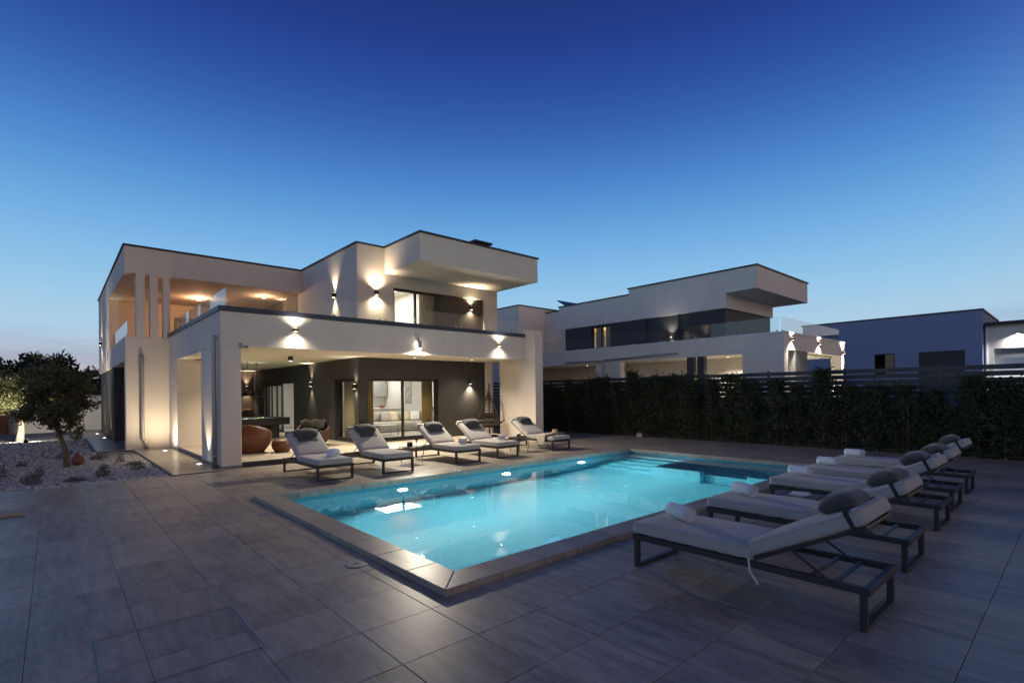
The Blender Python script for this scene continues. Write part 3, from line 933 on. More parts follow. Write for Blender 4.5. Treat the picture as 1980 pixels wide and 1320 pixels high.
# interiors: walls, floor and ceiling of living room, hall, bedroom
iw = 'interior_white'
vp('room_floor', MB().box(XI + .29, 12.5, YU + .29, 26.2, FL - .05, FL), 'interior_floor')
vp('room_wall', MB().box(12.4, 12.5, YU + .29, 23.6, FL, ZB + .02), iw)
vp('room_wall', MB().box(9.21, 12.39, 23.5, 23.6, FL, ZB + .02), iw)
vp('room_wall', MB().box(9.1, 9.2, 18.9, 26.2, FL, ZB + .02), iw)
vp('room_wall', MB().box(XI + .29, 9.09, 18.9, 19.0, FL, ZB + .02), iw)
vp('room_wall', MB().box(XI + .29, 9.09, 26.1, 26.2, FL, ZB + .02), iw)
vp('upper_room_wall', MB().box(XI + .31, 12.5, 20.0, 20.1, UF, ZS), 'curtain_pale')
vp('upper_room_wall', MB().box(10.2, 10.3, 16.6, 19.99, UF, ZS), iw)
vp('upper_room_ceiling', MB().box(XI + .305, 12.5, YU + .305, 20.1, ZS - .04, ZS - .005), iw)
vp('upper_room_floor', MB().box(XI + .305, 12.5, YU + .305, 20.1, UF, UF + .02), 'interior_floor')
vp('balcony_room_wall', MB().box(XH + .31, XI - .01, 28.6, 28.7, UF, ZS), 'curtain_pale')
vp('hall_door', MB().box(8.98, 9.09, 21.3, 22.2, FL, 2.1), 'interior_white', .01)
# curtains
def curtain(axis, c, u0, u1, z0, z1, m, folds):
    mb = MB(); n = folds * 8
    for k in range(n + 1):
        u = u0 + (u1 - u0) * k / n
        w = c + .035 * math.sin(2 * math.pi * folds * k / n) + .01 * math.sin(k * 1.7)
        for z in (z0, z1):
            mb.v.append((u, w, z) if axis == 'y' else (w, u, z))
    for k in range(n):
        mb.f.append((2 * k, 2 * k + 2, 2 * k + 3, 2 * k + 1))
    o = part('curtain', mb, m, villa, True, True)
    s_ = o.modifiers.new('solid', 'SOLIDIFY'); s_.thickness = .006
curtain('y', YU + .36, 7.42, 7.78, FL + .02, 2.3, 'curtain', 4)
curtain('y', YU + .36, 9.62, 10.05, FL + .02, 2.3, 'curtain', 5)
curtain('x', XI + .36, 16.2, 16.95, FL + .02, 2.3, 'curtain_pale', 6)
curtain('y', YU + .40, 9.72, 10.1, UF + .03, 5.3, 'curtain', 4)
curtain('y', 26.40, 3.9, 4.55, UF + .03, 5.2, 'curtain_pale', 6)
curtain('y', 26.40, 4.9, 5.5, UF + .03, 5.2, 'curtain_pale', 5)
# rain pipes
def pipe(pts, r=.045, brackets=()):
    o = part('downpipe', MB().tube(pts, r, 10), 'zinc_pipe', villa, True, True)
    for z in brackets:
        p = min(pts, key=lambda q_: abs(q_[2] - z))
        part('bracket', MB().lathe([(r + .012, -.015), (r + .012, .015)], 12, (p[0], p[1], z)), 'zinc_pipe', o)
pipe([(2.06, YB - .0, 2.98), (2.07, YB - .04, 3.0), (2.08, YB - .075, 2.95), (2.08, YB - .075, 2.7), (2.08, YB - .075, 1.5), (2.08, YB - .075, .55), (2.08, YB - .08, .35), (2.16, YB - .09, .22), (2.18, YB - .09, .02)], .05, (2.72, 1.25, .52))
pipe([(XA, YF + .30, 3.02), (XA - .04, YF + .30, 3.03), (XA - .075, YF + .30, 2.98), (XA - .075, YF + .30, 2.6), (XA - .075, YF + .30, 1.3), (XA - .075, YF + .30, .02)], .045, (2.55, 1.25, .3))

# ------------------------------------------------------------------ lamps
def updown(name, loc, nrm, label, up=10., down=10., ang=62, group='wall lights of the villa', col=(1, .80, .55), both=True, body='frame', off=.08, size=(.055, .15), cat='wall light'):
    """box-shaped wall lamp throwing light up and down"""
    nv = Vector(nrm).normalized()
    e = empty(name, loc, 0, label, cat, group)
    sx, hz = size
    def bb(a0, a1, d0, d1, z0, z1):
        mb = MB()
        if abs(nv.x) > .5: mb.box(min(d0 * nv.x, d1 * nv.x), max(d0 * nv.x, d1 * nv.x), a0, a1, z0, z1)
        else: mb.box(a0, a1, min(d0 * nv.y, d1 * nv.y), max(d0 * nv.y, d1 * nv.y), z0, z1)
        return mb
    part('housing', bb(-sx, sx, .004, .11, -hz / 2, hz / 2), body, e, bevel=.006)
    ends = ((1, up), (-1, down)) if both else ((-1, down),)
    for s, w in ends:
        if w <= 0: continue
        part('lens', bb(-sx * .7, sx * .7, .03, .09, s * hz / 2 + (0.001 if s > 0 else -.004), s * hz / 2 + (.004 if s > 0 else -.001)), 'lens_warm', e)
        spot('light_beam', nv * off + Vector((0, 0, s * (hz / 2 + .02))), Vector((0, 0, s)), w, ang, col, 1.0, .05, e)
    return e
UL = 'wall lights of the villa'
updown('wall_light', (4.45, YF, 3.27), (0, -1, 0), 'lit up-and-down light on the terrace beam nearest the corner column', 13, 15, 140, col=(1, .90, .74), off=.13, size=(.05, .07))
updown('wall_light', (11.05, YF, 3.27), (0, -1, 0), 'lit up-and-down light on the terrace beam beside the end fin', 11, 13, 140, col=(1, .90, .74), off=.13, size=(.05, .07))
e = empty('floodlight', (7.95, YF, 3.12), 0, 'lit cylinder floodlight with sensor in the middle of the terrace beam', 'floodlight')
part('bracket', MB().box(-.03, .03, -.06, -.002, .07, .16), 'plastic_white', e, bevel=.01)
part('housing', MB().lathe([(.0, .10), (.055, .10), (.06, .08), (.06, -.10), (.05, -.12)], 20, (0, -.11, 0)), 'plastic_white', e)
part('lens', MB().lathe([(.001, -.124), (.05, -.124), (.05, -.121)], 20, (0, -.11, 0)), 'lens_white', e)
spot('light_beam', (0, -.11, -.14), (0, -.35, -1), 330, 165, (1, .88, .68), .6, .04, e)
point('light_glow', (0, -.035, -.02), .9, (1, .93, .78), .02, e)
updown('wall_light', (XI, 16.84, 5.02), (-1, 0, 0), 'lit up-and-down light on the upper side wall of the villa', 34, 30, 85)
updown('wall_light', (7.73, YU, 4.93), (0, -1, 0), 'lit up-and-down light between the upper corner and the glazed door', 48, 36, 140)
updown('wall_light', (11.58, YU + .08, 4.85), (0, -1, 0), 'lit up-and-down light on the dark upper panel under the roof box', 46, 30, 135)
updown('wall_light', (XI, 19.02, 2.07), (-1, 0, 0), 'lit up-and-down light on the dark terrace wall beside the folding door', 30, 30, 75)
updown('wall_light', (6.75, 26.31, 2.05), (0, -1, 0), 'lit up-and-down light on the brown wall behind the pool table', 36, 36, 80)
updown('wall_light', (11.45, YU, 2.10), (0, -1, 0), 'lit downlight on the dark wall beside the hanging chair', 0, 80, 105, both=False)
updown('wall_light', (XH, 30.3, 4.15), (-1, 0, 0), 'lit up-and-down light high on the far side wall of the villa', 40, 40, 60)
updown('wall_light', (XI + .004, 21.9, 4.7), (-1, 0, 0), 'lit up-and-down light on the brown wall inside the balcony room', 24, 24, 50)
updown('wall_light', (XI, 15.30, 1.93), (-1, 0, 0), 'bright lit wall light between narrow window and wall corner', 8, 8, 120, col=(1, .92, .75))
# ceiling lamps
def ceiling_lamp(loc, w, label, r=.14, glow=True, grp='round ceiling lamps of the balcony room'):
    e = empty('ceiling_lamp', loc, 0, label, 'ceiling lamp', grp)
    part('base', MB().lathe([(r, -.001), (r, -.03), (r * .9, -.04)], 24), 'plastic_white', e)
    part('shade', MB().lathe([(r * .9, -.041), (r * .7, -.07), (.01, -.08)], 24), 'panel_light', e, True)
    point('light_glow', (0, 0, -.16), w, (1, .62, .36), .1, e)
ceiling_lamp((4.36, 23.6, ZS + .02), 26, 'round lit lamp on the ceiling of the upper balcony room')
ceiling_lamp((6.2, 21.6, ZS + .02), 14, 'smaller lit lamp on the balcony ceiling close to the brown wall', .09)
e = empty('ceiling_spotlight', (5.3, 15.9, ZB + .03), 0, 'small square surface spotlight on the terrace ceiling', 'spotlight')
part('housing', MB().box(-.06, .06, -.06, .06, -.14, -.001), 'frame', e, bevel=.005)
part('lens', MB().box(-.04, .04, -.04, .04, -.145, -.141), 'lens_warm', e)
spot('light_beam', (0, 0, -.16), (0, 0, -1), 130, 130, (1, .86, .62), .8, .03, e)
for k, (x, y) in enumerate(((3.9, 17.0), (8.6, 14.3), (10.9, 14.3))):
    e = empty('recessed_spotlight', (x, y, ZB + .03), 0, ('recessed ceiling spotlight behind the corner column', 'recessed ceiling spotlight in front of the sliding door', 'recessed ceiling spotlight near the hanging chair')[k], 'spotlight', 'recessed terrace spotlights')
    part('ring', MB().lathe([(.05, -.001), (.05, -.008), (.038, -.010)], 20), 'steel', e)
    part('lens', MB().lathe([(.001, -.0115), (.037, -.0115), (.037, -.0105)], 20), 'lens_warm', e)
    spot('light_beam', (0, 0, -.03), (0, 0, -1), (60, 34, 40)[k], 120, (1, .85, .6), .8, .03, e)
# pendant lamps over the pool table
for k, (x, y) in enumerate(((4.98, 19.3), (5.40, 19.75))):
    e = empty('pendant_lamp', (x, y, 1.66), 0, ('black dome pendant lamp over the pool table, hanging closer to the column', 'black dome pendant lamp over the pool table, hanging closer to the folding door')[k], 'pendant lamp', 'pendant lamps over the pool table')
    part('cord', MB().tube([(0, 0, .30), (0, 0, ZB + .03 - 1.66)], .006, 6), 'black_metal', e)
    part('ceiling_rose', MB().lathe([(.06, ZB + .028 - 1.66), (.06, ZB + .005 - 1.66)], 16), 'black_metal', e)
    part('lamp_shade', MB().lathe([(.02, .30), (.035, .28), (.04, .20), (.12, .15), (.18, .07), (.20, 0), (.19, .0), (.165, .07), (.11, .135), (.03, .17)], 24, cap=False), 'black_metal', e, True)
    part('bulb', MB().lathe([(.001, .02), (.04, .04), (.05, .08), (.03, .13), (.001, .14)], 12, cap=False), 'lens_warm', e, True)
    spot('light_beam', (0, 0, .015), (0, 0, -1), 24, 125, (1, .86, .62), .5, .04, e)
    spot('light_beam', (0, 0, .33), (0, 0, 1), 6, 60, (1, .8, .55), .5, .02, e)
# room lamps behind the glass
def panel(loc, w, sx, sy, label, color=(1, .93, .82)):
    e = empty('ceiling_panel', loc, 0, label, 'ceiling light', 'room lights behind the glass')
    part('frame', MB().box(-sx / 2 - .02, sx / 2 + .02, -sy / 2 - .02, sy / 2 + .02, -.02, -.001), 'plastic_white', e)
    part('diffuser', MB().box(-sx / 2, sx / 2, -sy / 2, sy / 2, -.026, -.0205), 'panel_light', e)
    area('light_glow', (0, 0, -.04), (0, 0, -1), w, sx, sy, color, e)
panel((10.4, 18.4, ZB + .03), 30, 1.6, 1.6, 'square lit ceiling panel of the living room')
panel((11.3, 22.4, ZB + .03), 18, 1.0, .5, 'lit ceiling panel above the kitchen')
panel((8.2, 22.0, ZB + .03), 34, .6, 1.6, 'lit ceiling panel of the hall behind the folding door')
panel((9.0, 17.5, ZS - .04), 40, 1.2, 1.2, 'lit ceiling panel of the upper bedroom')
panel((4.7, 27.4, ZS + .02), 40, .8, .5, 'lit ceiling panel behind the balcony curtains', (1, .85, .6))
# ground uplights washing the walls
def uplight(x, y, aim, w, label, z=.024, ang=70):
    e = empty('ground_uplight', (x, y, z), 0, label, 'ground light', 'recessed uplights along the side wall')
    part('rim', MB().lathe([(.065, -.015), (.065, .004), (.05, .006)], 20), 'steel', e)
    part('lens', MB().lathe([(.001, .0075), (.049, .0075), (.05, .006)], 20), 'lens_white', e)
    spot('light_beam', (0, 0, .03), aim, w, ang, (1, .84, .60), .8, .03, e)
uplight(2.60, 14.3, (.06, .02, 1), 30, 'lit ground light at the foot of the corner column')
uplight(2.50, 18.66, (.02, .45, 1), 40, 'lit ground light at the foot of the block wall with the rain pipe', ang=140)
uplight(1.50, 26.6, (.12, .05, 1), 30, 'lit ground light beside the dark side wall near the balcony')
uplight(1.44, 29.9, (.12, .05, 1), 30, 'lit ground light beside the dark side wall near the rear corner')
# security cameras
def cctv(loc, d, label):
    e = empty('security_camera', loc, 0, label, 'camera', 'security cameras')
    dv = Vector(d).normalized()
    part('bracket', MB().tube([(0, 0, 0), dv * .07, dv * .09 + Vector((0, 0, -.03))], .015, 8), 'plastic_white', e, True)
    c = dv * .10 + Vector((0, 0, -.05))
    part('body', MB().tube([c - Vector((dv.x, dv.y, .25)) * .06, c + Vector((dv.x, dv.y, -.25)) * .14], .035, 14), 'plastic_white', e, True)
    part('lens', MB().tube([c + Vector((dv.x, dv.y, -.25)) * .141, c + Vector((dv.x, dv.y, -.25)) * .15], .028, 14), 'black_lacquer', e)
cctv((3.2, YF - .001, ZB + .06), (.5, -1, 0), 'white bullet security camera at the top of the corner column')
cctv((XH, 32.0, 2.70), (-1, .1, 0), 'white bullet security camera at the rear corner of the villa')
# ------------------------------------------------------------------ sun loungers (local: foot end at y=0, head towards +y, x across)
LW, LL, RH = .74, 1.92, .30
def soft(mb, seed, amp, k0=0):
    """small irregular dents so no two cushions match"""
    g = random.Random(seed); ph = [g.uniform(0, 6.28) for _ in range(8)]
    for i in range(k0, len(mb.v)):
        x, y, z = mb.v[i]
        d = math.sin(x * 9 + ph[0]) * math.sin(y * 7 + ph[1]) + .6 * math.sin(x * 21 + y * 6 + ph[2]) * math.sin(y * 17 + ph[3]) + .35 * math.sin(y * 46 + x * 13 + ph[4]) * math.sin(x * 5 + ph[5])
        mb.v[i] = (x + amp * .3 * math.sin(y * 13 + ph[6]), y, z + amp * d)
    return mb
def piping(mb, sx, sy, sz, r, M):
    for zz in (-1, 1):
        hx, hy = sx / 2 - .004, sy / 2 - .004
        c = r * .9; pts = []
        for qx, qy, a0 in ((1, 1, 0), (-1, 1, 90), (-1, -1, 180), (1, -1, 270)):
            for k in range(4):
                a = R(a0 + 30 * k)
                pts.append(M @ Vector((qx * (hx - c) + c * math.cos(a), qy * (hy - c) + c * math.sin(a), zz * (sz / 2 - .018))))
        mb.tube(pts, .006, 5, closed=True)
    return mb
def make_lounger(angle, cush, head_strap, seed):
    g = random.Random(seed)
    e = empty('sun_lounger')
    w = LW / 2
    fr = MB()
    fr.box(-w, -w + .045, 0, LL, RH - .05, RH).box(w - .045, w, 0, LL, RH - .05, RH)
    fr.box(-w + .045, w - .045, 0, .045, RH - .05, RH).box(-w + .045, w - .045, LL - .045, LL, RH - .05, RH)
    part('frame', fr, 'lounger_frame', e, bevel=.004)
    for y in (.02, LL - .065):
        lg = MB()
        lg.box(-w, -w + .045, y, y + .045, .0, RH - .051).box(w - .045, w, y, y + .045, .0, RH - .051)
        lg.box(-w + .045, w - .045, y, y + .045, .0, .022)
        part('leg', lg, 'lounger_frame', e, bevel=.004)
    for y in (.25, .5, .75, 1.0, 1.52, 1.68):
        part('slat', MB().box(-w + .046, w - .046, y, y + .03, RH - .03, RH - .012), 'lounger_frame', e)
    hy = 1.13
    M1 = Matrix.Translation((0, hy / 2 - .01, RH + .057))
    c1 = part('cushion', soft(MB().rounded(LW - .03, hy - .0, .112, .035, (18, 28, 5), M1, puff=.014), seed, .0035), cush, e, True)
    part('piping', piping(MB(), LW - .03, hy, .112, .035, M1), cush, c1, True)
    Mb = Matrix.Translation((0, hy, RH)) @ Matrix.Rotation(angle, 4, 'X')
    bl = .86
    bf = MB()
    bf.box(-w + .05, -w + .08, 0, bl, -.002, .026, Mb).box(w - .08, w - .05, 0, bl, -.002, .026, Mb)
    for y in (.0, .28, .56, bl - .03):
        bf.box(-w + .08, w - .08, y, y + .03, 0, .02, Mb)
    part('backrest', bf, 'lounger_frame', e)
    M2 = Mb @ Matrix.Translation((0, bl / 2 + .015, .09))
    c2 = part('back_cushion', soft(MB().rounded(LW - .03, bl + .02, .12, .035, (18, 22, 5), M2, puff=.02), seed + 50, .0035), cush, e, True)
    part('piping', piping(MB(), LW - .03, bl + .02, .12, .035, M2), cush, c2, True)
    st = Mb @ Vector((0, .30, 0))
    for s in (-1, 1):
        part('strut', MB().tube([(s * (w - .07), st.y, st.z), (s * (w - .07), LL - .26, RH - .03)], .009, 6), 'lounger_frame', e)
    pm_ = Mb @ Matrix.Translation((g.uniform(-.02, .02), bl - .17 + g.uniform(-.03, .02), .20)) @ Matrix.Rotation(g.uniform(-.06, .06), 4, 'Z') @ Matrix.Rotation(R(-6), 4, 'X')
    p = part('head_pillow', soft(MB().rounded(.50, .27, .15, .07, (16, 12, 6), pm_, puff=.02, pinch=.35), seed + 90, .004), 'pillow', e, True)
    part('strap', MB().box(-w + .010, w - .010, bl - .08, bl - .05, .030, .161, Mb).box(-.17, -.13, bl - .30, bl - .086, .160, .166, Mb).box(.13, .17, bl - .30, bl - .086, .160, .166, Mb), 'strap', e)
    if head_strap:
        part('pillow_flap', MB().rounded(.42, .22, .012, .005, (6, 4, 1), Mb @ Matrix.Translation((0, bl - .33, .168)), 0), 'pillow', p)
    if g.random() < .6:
        part('care_ribbon', MB().tube([(w - .01, hy - .03, RH + .02), (w + .015, hy - .01, RH - .07), (w + .012, hy + .05, RH - .16)], .009, 4), 'ribbon', e)
    return e
GR, GL = 'grey loungers along the hedge side of the pool', 'grey loungers along the house side of the pool'
RIGHT = [(4.48, 2.90, 'grey sun lounger at the end of the row by the mitred coping corner'),
         (6.06, 2.98, 'grey sun lounger second in its row, between end lounger and side table with papers'),
         (8.02, 3.05, 'grey sun lounger just past the side table with papers, middle of its row'),
         (9.38, 3.10, 'grey sun lounger fourth in its row, between middle lounger and the one by the hedge'),
         (10.96, 3.14, 'grey sun lounger of the row opposite the villa, closest to the hedge')]
LEFT = [(4.10, 9.78, 'sun lounger in front of the wooden ball chairs, loosely folded towel on it'),
        (5.47, 9.76, 'sun lounger without a towel, beside the black wire side table'),
        (7.45, 9.92, 'sun lounger between wire side table and lounger by the hanging chair, rolled towel on it'),
        (8.76, 9.96, 'sun lounger in front of the downlit dark wall, rolled towel on it'),
        (10.95, 10.12, 'sun lounger beside the white end fin with a fringed blanket over its foot')]
for k, (x, y, lb) in enumerate(RIGHT):
    o = make_lounger(R(27 + (0, -1.2, .8, -.5, 1.5)[k]), 'cushion', False, k * 7 + 1)
    o.location, o.rotation_euler = (x, y, .001), (0, 0, math.pi + random.uniform(-.012, .012))
    tag(o, lb, 'sun lounger', GR)
for k, (x, y, lb) in enumerate(LEFT):
    o = make_lounger(R(33 + (0, 1.5, -1, .6, -2)[k]), 'cushion', True, k * 7 + 101)
    o.location, o.rotation_euler = (x, y, .001), (0, 0, random.uniform(-.012, .012))
    tag(o, lb, 'sun lounger', GL)
# rolled towels
def towel_mesh(L=.30, r=.078):
    mb = MB(); prof = []
    N = 74
    for k in range(N):                                               # spiral cross-section
        a = k * .30
        rr = .012 + (r - .012) * k / (N - 1)
        prof.append((rr * math.cos(a), rr * math.sin(a) * .92))
    for s_ in range(7):
        x = -L / 2 + L * s_ / 6
        bul = 1 + .05 * math.cos((s_ - 3) / 3 * 1.5)
        for (py, pz) in prof: mb.v.append((x, py * bul, pz * bul + r * .92))
    for s_ in range(6):
        for k in range(N - 1):
            a = s_ * N + k
            mb.f.append((a, a + 1, a + N + 1, a + N))
    return mb.mesh('towel', 'towel', True)
tm = towel_mesh()
def towel(x, y, z, rz, label, sc=1.):
    o = obj('rolled_towel', tm, None, (x, y, z), (0, 0, rz), (sc, sc, sc))
    s_ = o.modifiers.new('solid', 'SOLIDIFY'); s_.thickness = .010; s_.offset = -1
    tag(o, label, 'towel', 'white rolled towels on the loungers')
for (x, y, lb), rz, nm in zip(RIGHT, (2.35, 2.3, 2.6, 2.55, 2.6), ('lounger at the coping corner', 'second lounger of its row', 'lounger past the papers table', 'fourth lounger of its row', 'lounger closest to the hedge')):
    towel(x - .02, y - .30, .428, rz - math.pi / 2 + .35, 'white rolled towel on the foot of the ' + nm)
for k, rz in ((2, .55), (3, .5)):
    towel(LEFT[k][0] + .12, LEFT[k][1] + .42, .426, rz, ('', '', 'white rolled towel on the lounger past the wire side table', 'white rolled towel on the lounger before the downlit wall')[k], .95)
# loosely folded towel
ft = MB()
for k in range(3):
    ft.rounded(.30 - .04 * k, .16, .055, .026, (8, 5, 3), Matrix.Translation((.01 * k, 0, .03 + .042 * k)) @ Matrix.Rotation(.12 * k, 4, 'Z') @ Matrix.Rotation(.08 * (k - 1), 4, 'Y'), puff=.02)
o = part('folded_towel', ft, 'towel', None, True)
o.location, o.rotation_euler = (LEFT[0][0] + .12, LEFT[0][1] + .42, .420), (0, 0, .5)
tag(o, 'loosely folded white towel on the lounger before the ball chairs', 'towel')
# blanket hanging over the lounger by the fin, with a straw hat on it
bl = MB(); NU, NV = 22, 16
bx, by = LEFT[4][0], LEFT[4][1]
for i in range(NU + 1):
    s_ = -.36 - .34 + (.34 + .62) * i / NU                             # along x: hangs over the left (-x) side
    for j in range(NV + 1):
        v_ = j / NV
        fold = .018 * math.sin(v_ * 19 + i * .35) + .008 * math.sin(v_ * 41)
        y_ = .22 + .36 * v_ + .05 * math.sin(i * .5)
        if s_ > -.385: x_, z_ = s_, .455 + abs(fold) * .7
        else:
            x_, z_ = -.39 - abs(fold) * 1.2, .455 - (-.385 - s_)
            y_ = .22 + .36 * (.5 + (v_ - .5) * (1 - (-.385 - s_) * .9)) + .05
        bl.v.append((bx + x_, by + y_, z_))
for i in range(NU):
    for j in range(NV):
        a = i * (NV + 1) + j
        bl.f.append((a, a + 1, a + NV + 2, a + NV + 1))
o = part('blanket', bl, 'blanket', None, True)
s_ = o.modifiers.new('solid', 'SOLIDIFY'); s_.thickness = .012
tag(o, 'beige fringed blanket draped over the foot of a lounger', 'blanket')
fr = MB()
for j in range(30):
    y_ = by + .29 + .30 * j / 29
    fr.tube([(bx - .395, y_, -.02 + .13), (bx - .40, y_ + random.uniform(-.01, .01), .06)], .003, 3)
fr.v = [(x, y, z + .03) for x, y, z in fr.v]
part('fringe', fr, 'blanket', o, kind='stuff')
o = part('straw_hat', MB().lathe([(.001, .10), (.06, .10), (.085, .085), (.095, .02), (.17, .008), (.175, .0), (.10, -.004), (.001, 0)], 28, cap=False), 'straw', None, True)
o.location = (bx + .1, by + .36, .482)
tag(o, 'brown straw hat lying on the blanket', 'hat')

# ------------------------------------------------------------------ side tables and small things
def wire_table(loc, rz, label, s=.44, h=.40):
    e = empty('side_table', loc, rz, label, 'side table', 'black wire side tables')
    a = s / 2
    part('tabletop', MB().box(-a, a, -a, a, h - .014, h), 'black_metal', e, bevel=.003)
    for sx, sy in ((-1, -1), (1, -1), (1, 1), (-1, 1)):
        part('leg', MB().tube([(sx * (a - .01), sy * (a - .01), h - .015), (sx * (a - .05), sy * (a - .05), .0)], .009, 6), 'black_metal', e)
    b = a - .045
    part('base_ring', MB().tube([(-b, -b, .03), (b, -b, .03), (b, b, .03), (-b, b, .03)], .006, 6, closed=True), 'black_metal', e)
    return e
wire_table((6.42, 10.85, .001), .2, 'black wire side table with glass and dark bowl')
wire_table((9.85, 10.75, .001), .1, 'black wire side table with two tumblers by the blanket lounger')
t3 = wire_table((7.02, 2.42, .001), 0., 'low dark side table with folded papers between two loungers', .46, .33)
pp = MB()
for k in range(4):
    pp.box(-.14, .12, -.10, .09, .002 + .006 * k, .006 + .006 * k, Matrix.Rotation(.1 * k - .1, 4, 'Z'))
o = part('magazine', pp, 'paper', None); o.location = (7.02, 2.43, .331)
tag(o, 'folded papers lying on the low dark side table', 'magazine')
gm = MB().lathe([(.032, 0), (.030, .003), (.004, .008), (.004, .085), (.012, .095), (.026, .13), (.028, .19), (.026, .19), (.024, .13), (.002, .10)], 16, cap=False)
o = part('champagne_glass', gm, 'glass_solid', None, True); o.location = (6.53, 10.80, .402)
tag(o, 'stemmed glass of sparkling wine on the wire side table', 'glass')
part('wine', MB().lathe([(.001, .10), (.010, .105), (.022, .13), (.0225, .16), (.001, .16)], 16, cap=False), 'champagne', o, True)
for k, (dx, dy) in enumerate(((-.08, -.03), (.07, .05))):
    o = part('tumbler', MB().lathe([(.03, 0), (.034, .10), (.031, .10), (.027, .008), (.001, .008)], 16), 'glass_solid', None, True)
    o.location = (9.85 + dx, 10.75 + dy, .402)
    tag(o, 'clear tumbler on the side table by the blanket lounger', 'glass', 'tumblers on the side table')
bw = MB()
for k in range(5):
    a = k * 1.256
    bw.tube([(.055 * math.cos(a + i * .5), .055 * math.sin(a + i * .5), .055 + .045 * math.sin(i * .9 + k)) for i in range(9)], .016, 8)
o = part('sculpture', bw, 'black_lacquer', None, True); o.location = (6.36, 10.83, .40)
tag(o, 'small black knotted sculpture on the wire side table', 'sculpture')

# ------------------------------------------------------------------ wooden ball chairs and pouf
def ball_chair(loc, rz, label, s=1.0, cushion=True, m='rust_weave'):
    e = empty('ball_chair', loc, rz, label, 'armchair', 'banded wooden ball chairs')
    nA, nT = 40, 14
    for nm, inset in (('shell', 0.), ):
        mb = MB()
        def surf(a, t_, ins):
            zmax = .60 + .14 * (-math.cos(a)) + .03 * max(0, -math.cos(a)) ** 2      # low rim at the opening (local +x)
            z = t_ * zmax
            prof = .27 + .245 * math.sin(min(1, z / .80 + .04) * math.pi * .86)
            r_ = (prof - ins) * s
            return (r_ * math.cos(a), r_ * math.sin(a), (z + (ins * .5 if t_ < .1 else 0)) * s)
        for ins in (0., .045):
            for j in range(nT + 1):
                for i in range(nA):
                    mb.v.append(surf(2 * math.pi * i / nA, j / nT, ins))
        L = (nT + 1) * nA
        for j in range(nT):
            for i in range(nA):
                i2 = (i + 1) % nA
                mb.f.append((j * nA + i, j * nA + i2, (j + 1) * nA + i2, (j + 1) * nA + i))
                mb.f.append((L + j * nA + i2, L + j * nA + i, L + (j + 1) * nA + i, L + (j + 1) * nA + i2))
        for i in range(nA):
            i2 = (i + 1) % nA
            mb.f.append((nT * nA + i, nT * nA + i2, L + nT * nA + i2, L + nT * nA + i))
        mb.f.append(tuple(range(nA - 1, -1, -1)))
        part(nm, mb, m, e, True)
    part('seat_cushion', MB().lathe([(.001, .44), (.30, .44), (.39, .40), (.40, .34), (.33, .28)], 28, cap=False), 'dark_cushion', e, True)
    if cushion:
        bc = MB()
        for k in range(9):
            a = math.pi + (k - 4) * .30
            bc.rounded(.11, .15, .30, .05, (4, 4, 5), Matrix.Translation((.33 * math.cos(a), .33 * math.sin(a), .62 + .025 * math.sin(k * 2.1))) @ Matrix.Rotation(a, 4, 'Z') @ Matrix.Rotation(.22, 4, 'Y'), puff=.02)
        part('back_cushion', bc, 'dark_cushion', e, True)
    return e
ball_chair((3.95, 15.0, FL), R(60), 'rust brown wooden ball chair turned away, beside the corner column', 1.0, False)
ball_chair((5.85, 15.6, FL), R(-118), 'dark brown wooden ball chair with ruffled cushion facing the pool', .95, True, 'dark_weave')
o = part('pouf', MB().lathe([(.17, 0), (.24, .10), (.265, .19), (.25, .28), (.20, .335), (.05, .35)], 32), 'rust_weave', None, True)
o.location = (4.62, 14.62, FL); tag(o, 'small round rust brown wooden footstool between the ball chairs', 'footstool')

# ------------------------------------------------------------------ pool table, shelf
pt = empty('pool_table', (5.05, 19.55, FL), 0, 'black pool table with green cloth under the pendant lamps', 'pool table')
hx_, hy_ = 1.20, .68
part('cabinet', MB().box(-hx_, hx_, -hy_, hy_, .52, .72), 'black_lacquer', pt, bevel=.02)
part('cloth', MB().box(-hx_ + .13, hx_ - .13, -hy_ + .13, hy_ - .13, .722, .728), 'felt', pt)
part('rail', MB().box(-hx_ - .01, hx_ + .01, -hy_ - .01, -hy_ + .125, .722, .765).box(-hx_ - .01, hx_ + .01, hy_ - .125, hy_ + .01, .722, .765)
     .box(-hx_ - .01, -hx_ + .125, -hy_ + .126, hy_ - .126, .722, .765).box(hx_ - .125, hx_ + .01, -hy_ + .126, hy_ - .126, .722, .765), 'black_lacquer', pt, bevel=.008)
for sx in (-1, 1):
    for sy in (-1, 1):
        lg = part('leg', MB().box(sx * .78 - .12, sx * .78 + .12, sy * .38 - .10, sy * .38 + .10, .05, .519), 'black_lacquer', pt, bevel=.01)
        part('foot', MB().lathe([(.05, .0), (.05, .02), (.02, .025), (.02, .052)], 12, (sx * .78, sy * .38, 0)), 'steel', lg)
for k, (x, y) in enumerate(((-.4, .1), (.3, -.15), (.55, .2), (.1, .25), (.75, -.3))):
    o = part('billiard_ball', MB().lathe([(.028 * math.sin(i * math.pi / 8) + .0005, .028 - .028 * math.cos(i * math.pi / 8)) for i in range(9)], 14, cap=False), ('black_lacquer', 'fruit', 'plastic_white', 'terracotta', 'black_lacquer')[k], None, True)
    o.location = (5.05 + x, 19.55 + y, FL + .7285)
    tag(o, 'small billiard ball lying on the green cloth', 'ball', 'billiard balls on the table')
sh = empty('wall_shelf', (6.1, 26.30, 1.0), 0, 'long wooden shelf on the brown wall behind the pool table', 'shelf')
part('board', MB().box(-1.5, .85, -.25, -.002, 0, .045), 'wood_shelf', sh, bevel=.004)
for x in (-1.2, .6):
    part('bracket', MB().box(x - .015, x + .015, -.2, -.003, -.16, -.001), 'black_metal', sh)

